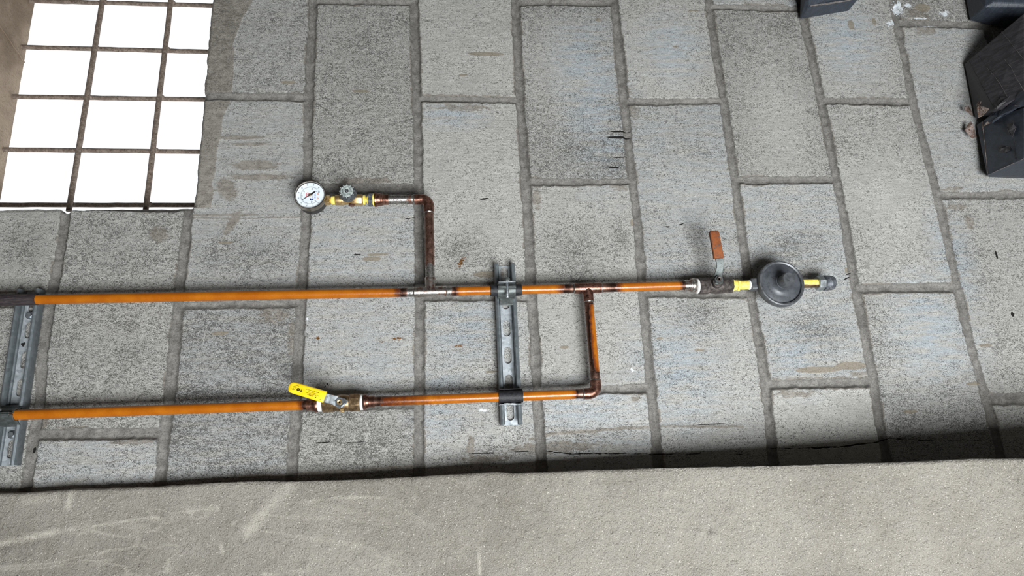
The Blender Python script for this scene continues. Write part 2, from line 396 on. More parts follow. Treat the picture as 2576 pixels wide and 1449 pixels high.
def text(body, size, o, ex, ey, mat, parent, name='lettering', thick=0.00015, align='CENTER', extra=None):
    """raised lettering: baseline along ex, upright along ey, standing on the plane through o"""
    cu = bpy.data.curves.new('lettering', 'FONT'); cu.body = body; cu.size = size; cu.align_x = align; cu.align_y = 'CENTER'
    cu.extrude = thick
    if extra: cu.space_character = extra
    to = bpy.data.objects.new('lettering_tmp', cu); C.objects.link(to)
    dg = bpy.context.evaluated_depsgraph_get(); dg.update()
    me = bpy.data.meshes.new_from_object(to.evaluated_get(dg))
    bpy.data.objects.remove(to)
    mb = MB(); o, ex, ey = Vector(o), Vector(ex).normalized(), Vector(ey).normalized(); ez = ex.cross(ey)
    mb.add([o + ex * v.co.x + ey * v.co.y + ez * v.co.z for v in me.vertices], [tuple(p.vertices) for p in me.polygons])
    return mb if parent is None else mb.build(name, mat, parent, smooth=False)

# ================================================================== the block wall
def vnoise(U, V, su, sv, seed):
    rs = np.random.RandomState(seed); G = rs.rand(256, 256)
    x = U / su + 57.3; y = V / sv + 31.7
    xi = np.floor(x).astype(int); yi = np.floor(y).astype(int); fx = x - xi; fy = y - yi
    fx = fx * fx * (3 - 2 * fx); fy = fy * fy * (3 - 2 * fy)
    g = lambda a, b: G[a % 256, b % 256]
    return (g(xi, yi) * (1 - fx) + g(xi + 1, yi) * fx) * (1 - fy) + (g(xi, yi + 1) * (1 - fx) + g(xi + 1, yi + 1) * fx) * fy
def fbm(U, V, su, sv, seed, oct=4):
    s = 0; a = 0.5; t = 0
    for i in range(oct):
        s = s + a * vnoise(U, V, su / 2 ** i, sv / 2 ** i, seed + i); t += a; a *= 0.55
    return s / t
def sst(x, a, b):
    t = np.clip((x - a) / (b - a), 0, 1); return t * t * (3 - 2 * t)

UL, UR0, UTOP = -0.2057, 0.209, 0.535          # window opening: top edge, sill edge, side jamb (as u, u, v)
BED = {0: [(165, 540), (150, 640), (118, 800), (106, 900), (100, 1000), (70, 1200)],
       1: [(473, 540), (462, 640), (450, 740), (441, 850), (428, 980), (413, 1090), (405, 1200)],
       2: [(789, 0), (782, 120), (776, 270), (774, 400), (768, 580), (760, 700), (753, 850), (746, 1000), (740, 1100), (732, 1200)],
       3: [(1041, 0), (1045, 120), (1049, 270), (1052, 400), (1053, 560), (1056, 700), (1056, 850), (1055, 1000), (1054, 1100), (1054, 1190)],
       4: [(1297, 0), (1302, 120), (1309, 260), (1319, 400), (1329, 560), (1335, 700), (1345, 850), (1352, 1000), (1358, 1100), (1364, 1180)],
       5: [(1545, 0), (1557, 120), (1571, 260), (1585, 400), (1604, 560), (1615, 700), (1628, 850), (1638, 970), (1648, 1080), (1657, 1170)],
       6: [(1783, 0), (1800, 130), (1822, 260), (1842, 400), (1862, 550), (1882, 700), (1905, 830), (1926, 960), (1938, 1080), (1946, 1160)],
       7: [(2012, 0), (2036, 110), (2064, 240), (2094, 400), (2124, 550), (2150, 710), (2178, 850), (2200, 970), (2212, 1060), (2230, 1150)],
       8: [(2245, 0), (2268, 110), (2296, 250), (2335, 400), (2372, 550), (2407, 710), (2438, 850), (2472, 970), (2498, 1060), (2516, 1140)]}
HEAD = {1: [((97, 1094), (412, 1090), 9)],
        2: [((520, 241), (779, 245), 8), ((453, 768), (763, 763), 7)],
        3: [((788, 3), (1044, 6), 7), ((775, 473), (1050, 474), 9)],
        4: [((1048, 249), (1306, 253), 7), ((1053, 748), (1340, 748), 7)],
        5: [((1299, 4), (1546, 7), 8), ((1322, 458), (1581, 457), 7), ((1360, 984), (1643, 977), 8)],
        6: [((1570, 256), (1817, 255), 7), ((1616, 738), (1888, 740), 8)],
        7: [((1785, 17), (2011, 22), 7), ((1849, 454), (2097, 452), 8), ((1928, 969), (2197, 962), 8)],
        8: [((2066, 254), (2296, 257), 8), ((2155, 726), (2409, 723), 9)],
        9: [((2254, 58), (2560, 66), 8), ((2356, 492), (2600, 490), 8), ((2484, 1006), (2650, 1000), 10)],
        0: [((-60, 762), (118, 762), 7)]}
def build_wall():
    fu = np.arange(-0.22, 1.94, 0.002); fv = np.arange(0.02, 1.03, 0.002)
    us = np.concatenate([np.arange(-0.9, -0.22, 0.02), fu, np.arange(1.94, H + 0.001, 0.01)])
    vs = np.concatenate([np.arange(-0.9, 0.02, 0.03), fv, np.arange(1.03, 2.2, 0.02)])
    us = np.unique(np.round(us, 6)); vs = np.unique(np.round(vs, 6)); us[-1] = H
    for e in (UL, UR0): us[np.argmin(abs(us - e))] = e
    vs[np.argmin(abs(vs - UTOP))] = UTOP
    U, V = np.meshgrid(us, vs, indexing='ij')
    Uo, Vo = U.copy(), V.copy()
    # bed joints (constant-u lines) read off the photograph
    lines = []
    for i in range(-4, 13):
        if i in BED:
            q = [at(*p) for p in BED[i]]; vv = np.array([p.y for p in q]); uu = np.array([p.x for p in q])
            o = np.argsort(vv); lines.append(np.interp(V[0], vv[o], uu[o]))
        else:
            base = (0.0 if i < 0 else 1.6) + 0.2 * (i if i < 0 else i - 8)
            ref = at(*BED[0][2]).x if i < 0 else at(*BED[8][4]).x
            lines.append(np.full_like(V[0], ref + 0.2 * (i if i < 0 else i - 8)))
    L = np.array(lines)                                   # line, v
    du = np.full(U.shape, 9.0); col = np.zeros(U.shape, int)
    for j in range(len(lines)):
        du = np.minimum(du, np.abs(U - L[j][None, :])); col += (U > L[j][None, :])
    colid = col - 1 + (-4) + 1                            # column k lies between line k-1 and line k
    wb = 0.0086
    s = (du - wb) * 1000
    row = np.zeros(U.shape, int)
    for k in range(-4, 14):
        m = colid == k
        if not m.any(): continue
        hs = []
        if k in HEAD:
            for a, b, w in HEAD[k]:
                A, B = at(*a), at(*b); hs.append((A, B, w))
            A0 = hs[0]; A1 = hs[-1]
            for t in range(1, 5):
                hs.append((A0[0] + Vector((0, 0.39 * t, 0)), A0[1] + Vector((0, 0.39 * t, 0)), 8))
                hs.append((A1[0] - Vector((0, 0.39 * t, 0)), A1[1] - Vector((0, 0.39 * t, 0)), 8))
        else:
            v0 = 0.748 if k % 2 == 0 else 0.967
            for t in range(-4, 5): hs.append((Vector((0, v0 + 0.39 * t, 0)), Vector((1, v0 + 0.39 * t, 0)), 8))
        for A, B, w in hs:
            vv = A.y + (U - A.x) * (B.y - A.y) / (B.x - A.x)
            sh = (np.abs(V - vv) - w * 0.001) * 1000
            s = np.where(m, np.minimum(s, sh), s); row += np.where(m, (V > vv).astype(int), 0)
    n1 = fbm(U, V, 0.045, 0.045, 11, 3) - 0.5; n2 = fbm(U, V, 0.010, 0.010, 23, 3) - 0.5
    s = s + n1 * 4.0 + n2 * 3.2
    big = fbm(U, V, 0.22, 0.14, 5, 4)
    # per-block tone, blueness and porosity
    rs = np.random.RandomState(4); T = rs.rand(40, 20); Bk = rs.rand(40, 20); Pk = rs.rand(40, 20)
    ci = np.clip(colid + 10, 0, 39); ri = np.clip(row, 0, 19)
    tone = 0.95 + 0.1 * T[ci, ri]; blue = np.zeros(U.shape); pits = 0.3 + 0.9 * Pk[ci, ri]
    blue = np.clip((Bk[ci, ri] - 0.6) * 1.2, 0, 0.35)
    def blob(x, y, rx, ry, rot=0.0, soft=0.5, wall=True):
        c = at(x, y); a = at(x + rx, y); b = at(x, y + ry)
        ru = abs(a.x - c.x) + 1e-6; rv = abs(b.y - c.y) + 1e-6; cr, sr = math.cos(rot), math.sin(rot)
        X = (U - c.x); Y = (V - c.y); x1 = X * cr + Y * sr; y1 = -X * sr + Y * cr
        d = np.sqrt((x1 / ru) ** 2 + (y1 / rv) ** 2)
        return np.clip(1 - (d - (1 - soft)) / (2 * soft) , 0, 1)
    for b in [(1500, 250, 70, 160), (1470, 150, 60, 90), (1540, 380, 40, 60), (2350, 850, 90, 90), (2330, 760, 70, 60), (1450, 1020, 120, 50), (1700, 930, 90, 120),
              (2130, 90, 60, 80), (2010, 880, 70, 80), (1180, 830, 90, 60), (1690, 120, 60, 60), (2400, 660, 40, 120), (1100, 1010, 60, 80), (1140, 290, 60, 25)]:
        blue = np.maximum(blue, 0.9 * blob(*b, soft=0.9))
    for b in [(1480, 330, 60, 60), (1560, 600, 30, 60), (2000, 620, 100, 60), (2180, 560, 90, 60), (1440, 1095, 150, 30), (620, 640, 150, 60), (300, 650, 120, 90), (330, 880, 120, 110),
              (60, 620, 60, 60), (1160, 640, 90, 60), (1760, 780, 90, 60), (2060, 830, 90, 60), (1450, 640, 110, 90)]:
        pits = np.maximum(pits, 1.3 * blob(*b, soft=0.9))
    for b in [(1440, 170, 110, 110), (1740, 480, 90, 60), (2230, 500, 100, 100), (2330, 830, 100, 130), (2130, 110, 70, 100), (1680, 150, 60, 90), (1960, 300, 80, 160), (2100, 1050, 120, 30)]:
        pits = pits * (1 - 0.85 * blob(*b, soft=0.8))
    # mortar smeared over faces
    smear = 0.62 * sst(s, 9, 1) * (fbm(U, V, 0.07, 0.07, 41, 3) > 0.0) * sst(fbm(U, V, 0.09, 0.05, 61, 3), 0.42, 0.66)
    for b in [(1570, 240, 28, 60), (1350, 500, 20, 45), (1585, 275, 35, 35), (690, 790, 55, 40), (735, 850, 18, 80), (2310, 40, 45, 30), (2330, 70, 40, 30), (1600, 1000, 20, 20),
              (2405, 520, 40, 14), (2400, 475, 50, 10), (1400, 1125, 190, 22), (1220, 1155, 90, 16), (850, 1190, 110, 12), (330, 1110, 90, 14), (110, 1050, 30, 60), (1560, 470, 40, 14),
              (2000, 990, 90, 14), (2160, 940, 40, 10), (1170, 272, 110, 12), (930, 480, 130, 18), (920, 455, 130, 14), (1185, 1130, 14, 60), (2440, 560, 20, 30)]:
        smear = np.maximum(smear, 0.62 * blob(*b, soft=0.6))
    for b in [(650, 445, 110, 10), (640, 415, 80, 16), (600, 345, 90, 7), (630, 362, 70, 5), (560, 540, 150, 4), (585, 560, 14, 50, -0.5), (400, 590, 26, 30, 0.6), (570, 475, 30, 40, 0.6)]:
        smear = np.maximum(smear, 0.75 * blob(*b, soft=0.6))
    # rendered strip beside the window opening
    strip = 0.05 - 0.022 * sst(-V, -0.80, -0.60) + 0.02 * (fbm(U, V, 0.05, 0.05, 71, 3) - 0.5) + 0.03 * sst(V, 0.86, 1.0)
    inst = sst(UR0 + strip - U, -0.004, 0.004) * (U > UR0 - 0.01) * sst(V, UTOP - 0.01, UTOP + 0.01)
    smear = np.maximum(smear, 1.3 * inst)
    stain = np.zeros(U.shape); rust = stain.copy(); lime = stain.copy(); dark_mark = stain.copy()
    for b in [(1222, 137, 46, 5), (908, 229, 22, 4), (726, 208, 20, 4), (567, 609, 20, 4), (553, 838, 22, 5), (935, 651, 24, 6), (1230, 690, 38, 8), (1165, 190, 12, 3), (1500, 783, 12, 3),
              (1235, 935, 18, 3), (1660, 851, 10, 3), (1420, 873, 12, 4), (1760, 880, 14, 3), (1700, 118, 10, 2), (2198, 55, 5, 10), (2140, 63, 8, 12), (1745, 28, 14, 2), (2480, 868, 18, 4),
              (2320, 20, 20, 10), (1590, 560, 5, 9), (2130, 680, 5, 8), (1505, 50, 8, 4), (2290, 1035, 20, 5), (2450, 965, 20, 5), (950, 640, 30, 3), (2060, 930, 60, 8), (2140, 920, 40, 10)]:
        stain = np.maximum(stain, blob(*b, soft=0.5))
    for b in [(1155, 870, 15, 5), (1000, 852, 18, 5), (800, 850, 8, 5), (1160, 660, 8, 22, -0.5), (960, 860, 10, 3)]:
        rust = np.maximum(rust, 0.75 * blob(*b, soft=0.6))
    for b in [(2258, 20, 14, 24), (2282, 14, 12, 8), (2308, 47, 36, 2.5), (2335, 63, 40, 2), (2375, 35, 16, 8), (2240, 60, 14, 10), (1215, 1032, 16, 5), (772, 802, 5, 5), (1590, 932, 5, 8)]:
        lime = np.maximum(lime, 0.8 * blob(*b, soft=0.7))
    for b in [(823, 966, 2.6, 2.6), (818, 972, 2.6, 2.6), (1715, 563, 9, 1.6, 0.3), (1680, 570, 7, 2), (1218, 500, 13, 2, 0.1), (895, 640, 18, 1.2, 0.1), (1030, 549, 18, 1.2, 0.15),
              (81, 1132, 4, 9), (2508, 640, 3, 12), (2548, 790, 4, 7), (1790, 1067, 40, 1.2), (1560, 330, 30, 2), (1555, 345, 34, 3), (1560, 395, 22, 2), (1545, 420, 18, 2), (2130, 700, 14, 1.5, 0.4), (2136, 688, 14, 1.5, 0.4)]:
        dark_mark = np.maximum(dark_mark, blob(*b, soft=0.5))  # dark cracks and small holes
    # long thin crack lines near the pillar and beside the window
    def hair(pts, w):
        P = [at(*p) for p in pts]; pu = np.array([p.x for p in P]); pv = np.array([p.y for p in P])
        vv = np.interp(U, pu, pv) + 0.003 * (fbm(U, V * 0, 0.02, 1, 91, 3) - 0.5)
        return np.clip(1 - np.abs(V - vv) / w, 0, 1) * (U > pu[0]) * (U < pu[-1])
    for P, w in [([(1180, 1140), (1250, 1140), (1300, 1137), (1360, 1135), (1430, 1141), (1500, 1141), (1660, 1143), (1800, 1141), (1930, 1146)], 0.0026),
                 ([(1940, 1128), (2000, 1128), (2100, 1125), (2200, 1113), (2240, 1103), (2330, 1108), (2480, 1106)], 0.003),
                 ([(780, 1113), (900, 1112), (1040, 1103)], 0.0012), ([(2010, 912), (2100, 915), (2200, 905)], 0.0)]:
        if w: dark_mark = np.maximum(dark_mark, hair(P, w) * (0.45 + 0.75 * fbm(U, V, 0.03, 0.03, 93, 3)))
    for P, w in [([(1330, 1105), (1400, 1090), (1500, 1084), (1560, 1078), (1640, 1075)], 0.006), ([(1660, 1072), (1750, 1073), (1870, 1073)], 0.004), ([(480, 548), (560, 549), (640, 548), (760, 546)], 0.0025),
                 ([(1240, 1195), (1330, 1130), (1345, 1100)], 0.0), ([(600, 1200), (730, 1196), (760, 1192), (1040, 1174)], 0.006)]:
        if w: smear = np.maximum(smear, 0.95 * hair(P, w))
    # relief
    g = sst(s, 1.0, -2.2); deep = sst(s, -1.0, -6.0)
    h = -0.0035 * g - 0.0022 * deep + 0.0012 * (n2) * (1 - g) + 0.002 * (big - 0.5) + 0.0013 * g * n2 * 2
    h += 0.0010 * (fbm(U, V, 0.006, 0.003, 77, 3) - 0.5) * (1 - g)
    h += 0.0016 * np.clip(smear, 0, 1) * sst(s, -2, 2) * (fbm(U, V, 0.02, 0.012, 99, 3))
    h -= 0.003 * np.clip(dark_mark - 0.5, 0, 1)
    tl = (T[ci, ri] - 0.5) * 0.003; h += tl * (1 - g)
    edge = (np.abs(U - UR0) < 0.03) & (V > UTOP - 0.03) | ((np.abs(V - UTOP) < 0.03) & (U < UR0 + 0.03))
    # worn corners round the opening
    h = h - 0.004 * sst(0.006 - np.where(V > UTOP, np.abs(U - UR0), 9), 0, 0.006) - 0.004 * sst(0.006 - np.where(U < UR0, np.abs(V - UTOP), 9), 0, 0.006)
    # wavy edge of the opening itself
    wv = np.exp(-(np.abs(V - UTOP) / 0.004)) * (U < UR0) * (U > UL); Vw = V - wv * (0.007 * (fbm(U, V * 0, 0.035, 1, 15, 4) - 0.45)) - wv * 0.012 * np.exp(-((U - at(165, 525).x) / 0.006) ** 2)
    wu = np.exp(-(np.abs(U - UR0) / 0.004)) * (V > UTOP); Uw = U + wu * (0.003 * (fbm(U * 0, V, 1, 0.03, 17, 4) - 0.5))
    nu, nv = U.shape
    co = np.empty((nu * nv, 3), np.float32); co[:, 0] = Vw.ravel(); co[:, 1] = -h.ravel(); co[:, 2] = H - Uw.ravel()
    idx = np.arange(nu * nv).reshape(nu, nv)
    q = np.stack([idx[:-1, :-1], idx[:-1, 1:], idx[1:, 1:], idx[1:, :-1]], -1)
    cu = 0.5 * (us[:-1] + us[1:])[:, None]; cv = 0.5 * (vs[:-1] + vs[1:])[None, :]
    hole = (cu > UL) & (cu < UR0) & (cv > UTOP) & (cv < 1.6) | (cu < UL) & (cv > -9)
    q = q[~hole].reshape(-1, 4)
    # reveals of the opening, 14 cm deep: sill face and side jamb, made from the border vertices
    iu = int(np.argmin(abs(us - UR0))); iv = int(np.argmin(abs(vs - UTOP))); iul = int(np.argmin(abs(us - UL)))
    ext = []; eq = []; base = nu * nv; D = 0.14
    def strip_(ids):
        nonlocal base
        rows = 15
        P = co[ids]; prev = np.array(ids)
        for r in range(1, rows):
            Q = P.copy(); Q[:, 1] = P[:, 1] + D * r / (rows - 1)
            jit = (np.random.RandomState(r).rand(len(ids)) - 0.5) * 0.002; Q[:, 0] += jit; Q[:, 2] += jit
            ext.append(Q); new = np.arange(base, base + len(ids)); base += len(ids)
            eq.append(np.stack([prev[:-1], prev[1:], new[1:], new[:-1]], -1)); prev = new
    strip_(list(idx[iu, iv:])); strip_(list(idx[iul:iu + 1, iv])); strip_(list(idx[iul, :iv + 1]))
    co = np.concatenate([co] + ext); q = np.concatenate([q] + eq)
    used = np.zeros(len(co), bool); used[q.ravel()] = True
    rm = np.cumsum(used) - 1; co = co[used]; q = rm[q]
    # coordinates: x = v, y = -n, z; n = h  (front at n = 0)
    me = bpy.data.meshes.new('wall_back')
    me.vertices.add(len(co)); me.vertices.foreach_set('co', co.ravel())
    me.loops.add(q.size); me.loops.foreach_set('vertex_index', q.ravel().astype(np.int32))
    me.polygons.add(len(q)); me.polygons.foreach_set('loop_start', np.arange(0, q.size, 4, dtype=np.int32)); me.polygons.foreach_set('loop_total', np.full(len(q), 4, np.int32))
    me.update(calc_edges=True)
    nex = len(used) - nu * nv
    for nm, A, ev in (('edge', s, 6.0), ('tone', tone, 1.0), ('blue', blue, 0.0), ('smear', smear, 1.2), ('stain', stain, 0), ('rust', rust, 0), ('lime', lime, 0), ('pits', pits, 0.6), ('dark_mark', dark_mark, 0)):
        a = me.attributes.new(nm, 'FLOAT', 'POINT')
        full = np.concatenate([np.asarray(A, float).ravel(), np.full(nex, float(ev))])[used]
        a.data.foreach_set('value', full.astype(np.float32))
    me.shade_smooth(); me.materials.append(M['block'])
    o = bpy.data.objects.new('wall_back', me); C.objects.link(o)
    tag(o, kind='structure')
    return o
build_wall()

# the cast lintel closing the window's upper end (left in the picture)
def build_lintel():
    nu_, nv_ = 40, 150
    vs_ = np.linspace(-0.9, 2.2, nv_); ns_ = np.linspace(0.0, -0.14, 16)
    mb = MB(); pts = []; fs = []
    rs = random.Random(2)
    ring = [(UL - 0.5, 0.0), (UL - 0.25, 0.0), (UL - 0.004, 0.0), (UL, -0.004)] + [(UL, n) for n in np.linspace(-0.01, -0.136, 16)] + [(UL - 0.004, -0.14), (UL - 0.5, -0.14)]
    k = len(ring)
    for v in vs_:
        for (u, n) in ring:
            pts.append((u + (rs.random() - 0.5) * 0.0015 * (u > UL - 0.01), v, n))
    for i in range(nv_ - 1):
        for j in range(k - 1):
            fs.append((i * k + j, i * k + j + 1, (i + 1) * k + j + 1, (i + 1) * k + j))
    mb.add(pts, fs)
    # formwork joint that crosses the soffit and a few blowholes
    a, b = at(-60, 30, -0.02), at(64, 157, -0.136); a.x = b.x = UL
    mb.tube([a.lerp(b, t / 12) + Vector((0.0, 0, 0)) + Vector((0.0005, (rs.random() - .5) * .003, 0)) for t in range(13)], 0.0016, 8)
    o = mb.build('trim_1', 'lintel', smooth=True); tag(o, kind='structure'); return o
build_lintel()

# floor of the real place (outside the picture's right edge)
fl = MB(); fl.box((H + 0.05, 0.0, 1.05), (0.05, 2.3, 1.17)); tag(fl.build('floor', 'ground'), kind='structure')

# the rest of the room behind the camera: ceiling, far wall with the open doorway, side wall
def shell(name, boxes):
    m = MB()
    for (u0, u1, v0, v1, n0, n1) in boxes: m.box(((u0 + u1) / 2, (v0 + v1) / 2, (n0 + n1) / 2), ((u1 - u0) / 2, (v1 - v0) / 2, (n1 - n0) / 2))
    return tag(m.build(name, 'shell', smooth=False), kind='structure')
shell('ceiling', [(-1.1, -0.95, -2.3, 2.3, -0.02, 2.22)])
shell('wall_front', [(-0.95, H, -2.3, -1.62, 2.1, 2.22), (-0.95, H, -0.42, 2.3, 2.1, 2.22), (-0.95, 0.68, -1.62, -0.42, 2.1, 2.22)])
shell('wall_right', [(-0.95, H, 2.2, 2.3, -0.14, 2.1)])
shell('wall_far_left', [(-0.95, H, -2.3, -2.2, 0.0, 2.1)])

# ------------------------------------------------------------------ the rendered pillar in front (bottom of the picture)
def build_pillar():
    P = [(-140, 1240), (0, 1237), (100, 1232), (180, 1227), (400, 1219), (620, 1207), (730, 1207), (900, 1203), (1100, 1192), (1250, 1183), (1290, 1187), (1500, 1178), (1650, 1174), (2000, 1167),
         (2200, 1160), (2300, 1157), (2450, 1150), (2576, 1149), (2800, 1140), (3100, 1130)]
    # the pillar leans out from the wall: 3 cm proud at its top (left), 17 cm near the floor (right)
    gap = lambda u: 0.028 + 0.172 * max(0.0, min(1.0, (u - 0.1) / 1.5)) ** 1.8
    xs = np.array([p[0] for p in P], float); ys = np.array([p[1] for p in P], float)
    us = np.arange(-0.9, H + 0.0001, 0.004)
    px = []
    tab = []
    for x in np.arange(-140, 3100, 8.0):
        y = float(np.interp(x, xs, ys)); u = 0.3
        for _ in range(6):
            q = at(x, y, gap(u)); u = q.x
        tab.append((q.x, q.y))
    tu = np.array([t[0] for t in tab]); tv = np.array([t[1] for t in tab])
    ve = np.interp(us, tu, tv)
    down = np.concatenate([np.arange(0.006, 0.30, 0.004), np.arange(0.30, 0.95, 0.03)])
    back = np.linspace(0, 1, 9)
    rows = []
    for i, u in enumerate(us):
        g = gap(u); r = 0.006
        col = [(ve[i] - 0.002, -0.002 + (g - r + 0.002) * t) for t in back]
        for a in (25, 50, 75): col.append((ve[i] - 0.002 - r * (1 - math.cos(math.radians(a))), g - r + r * math.sin(math.radians(a))))
        for d in down: col.append((ve[i] - d - 0.002, g))
        rows.append(col)
    A = np.array(rows); U = np.repeat(us[:, None], A.shape[1], 1); V = A[:, :, 0]; N = A[:, :, 1].copy()
    n1 = fbm(U, V, 0.05, 0.05, 301, 4) - 0.5; n2 = fbm(U, V, 0.012, 0.012, 311, 3) - 0.5; n3 = fbm(U, V, 0.2, 0.2, 321, 3) - 0.5
    m = np.zeros_like(N); m[:, 10:] = 1.0
    N += m * (0.003 * n1 + 0.0010 * n2 + 0.006 * n3)
    Vd = V + (1 - 0 * m) * 0.0022 * n2 * np.exp(-np.maximum(ve[:, None] - V, 0) / 0.01)
    # grit proud of the surface
    for x, y, r in [(768, 1422, 7), (965, 1392, 4), (1760, 1341, 5), (1790, 1347, 4), (1794, 1350, 4), (1888, 1324, 4), (1991, 1289, 4), (1839, 1288, 4), (1951, 1325, 3), (1890, 1447, 6), (1836, 1390, 4), (1818, 1322, 3),
                    (28, 1388, 5), (2260, 1213, 3), (1705, 1361, 3), (1660, 1350, 4), (1350, 1290, 3), (1672, 1235, 5), (2450, 1360, 4), (905, 1404, 5), (1547, 1346, 4), (1412, 1347, 4), (1700, 1335, 6)]:
        u = 0.5
        for _ in range(5): q = at(x, y, gap(u)); u = q.x
        rr = r * 0.00062
        d2 = (U - q.x) ** 2 + (V - q.y) ** 2
        N += 0.003 * np.exp(-d2 / (2 * (rr * 1.3) ** 2)) * m
    tro = np.clip(1 - (U - 0.15) / 0.7, 0, 1); scr = np.zeros_like(U)
    def stroke(p0, p1, w, amp=1.0):
        u = 0.3; a = at(*p0, gap(0.2)); b = at(*p1, gap(0.4)); a = at(*p0, gap(a.x)); b = at(*p1, gap(b.x))
        dx, dy = b.x - a.x, b.y - a.y; L2 = dx * dx + dy * dy
        t = np.clip(((U - a.x) * dx + (V - a.y) * dy) / L2, 0, 1)
        d = np.hypot(U - a.x - t * dx, V - a.y - t * dy)
        return amp * np.clip(1 - d / w, 0, 1) * (0.5 + fbm(U, V, 0.02, 0.02, 401, 2))
    for a_, b_, w, am in [((0, 1368), (150, 1336), .006, .9), ((150, 1336), (400, 1300), .004, .5), ((180, 1236), (172, 1275), .007, .9), ((470, 1281), (545, 1276), .003, .8), ((620, 1340), (730, 1215), .014, .6),
                          ((1203, 1378), (1208, 1449), .002, .8), ((560, 1390), (555, 1370), .003, .7), ((660, 1446), (760, 1438), .002, .7), ((60, 1260), (140, 1255), .01, .4), ((840, 1250), (960, 1252), .003, .5)]:
        scr = np.maximum(scr, stroke(a_, b_, w, am))
    scr = scr * m
    nu, nv = U.shape
    co = np.empty((nu * nv, 3), np.float32); co[:, 0] = Vd.ravel(); co[:, 1] = -N.ravel(); co[:, 2] = H - U.ravel()
    idx = np.arange(nu * nv).reshape(nu, nv)
    q = np.stack([idx[:-1, :-1], idx[:-1, 1:], idx[1:, 1:], idx[1:, :-1]], -1).reshape(-1, 4)
    me = bpy.data.meshes.new('wall_left')
    me.vertices.add(len(co)); me.vertices.foreach_set('co', co.ravel())
    me.loops.add(q.size); me.loops.foreach_set('vertex_index', q.ravel().astype(np.int32))
    me.polygons.add(len(q)); me.polygons.foreach_set('loop_start', np.arange(0, q.size, 4, dtype=np.int32)); me.polygons.foreach_set('loop_total', np.full(len(q), 4, np.int32))
    me.update(calc_edges=True)
    for nm, A_ in (('trowel', tro), ('scratch', scr)):
        a = me.attributes.new(nm, 'FLOAT', 'POINT'); a.data.foreach_set('value', A_.ravel().astype(np.float32))
    me.shade_smooth(); me.materials.append(M['render'])
    o = bpy.data.objects.new('wall_left', me); C.objects.link(o); tag(o, kind='structure')
build_pillar()

# ================================================================== window bars
def build_grille():
    n0 = -0.122; r = 0.0046
    t = thing('window_grille', (0.0, UTOP, n0), 'welded grid of thin brown steel bars across the bright window opening', 'window grille')
    hb = [((88, 2), (530, 15)), ((65, 118), (525, 132)), ((45, 243), (515, 251)), ((22, 376), (498, 383)), ((0, 515), (487, 517))]
    rs = random.Random(5)
    def wob(a, b, k=26, amp=0.0006):
        return [a.lerp(b, i / k) + Vector(((rs.random() - .5) * amp, (rs.random() - .5) * amp, (rs.random() - .5) * amp)) for i in range(k + 1)]
    vv = []
    for a, b in hb:
        A, B = at(*a, n0), at(*b, n0); v = 0.5 * (A.y + B.y); vv.append(v)
        MB().tube(wob(Vector((UL - 0.02, A.y, n0)), Vector((UR0 + 0.02, B.y, n0))), r, 14).build('bar', 'rebar', t)
    vb = [((258, 0), (175, 520)), ((430, 0), (368, 518))]
    uu = []
    for a, b in vb:
        A, B = at(*a, n0 + 2 * r), at(*b, n0 + 2 * r); uu.append((A, B))
        d = (B - A)
        MB().tube(wob(A - d * 0.5, B + d * 0.02), r * 1.12, 14).build('bar', 'rebar', t)
    for A, B in uu:
        for v in vv:
            k = (v - A.y) / (B.y - A.y); p = A.lerp(B, k)
            m = MB(); m.lathe(p + Vector((0.004, 0, -0.0045)), (1, 0, 0), [(-0.004, 0.0001), (-0.003, 0.003), (0, 0.0042), (0.003, 0.003), (0.004, 0.0001)], 10)
            m.build('weld', 'rebar', t)
build_grille()

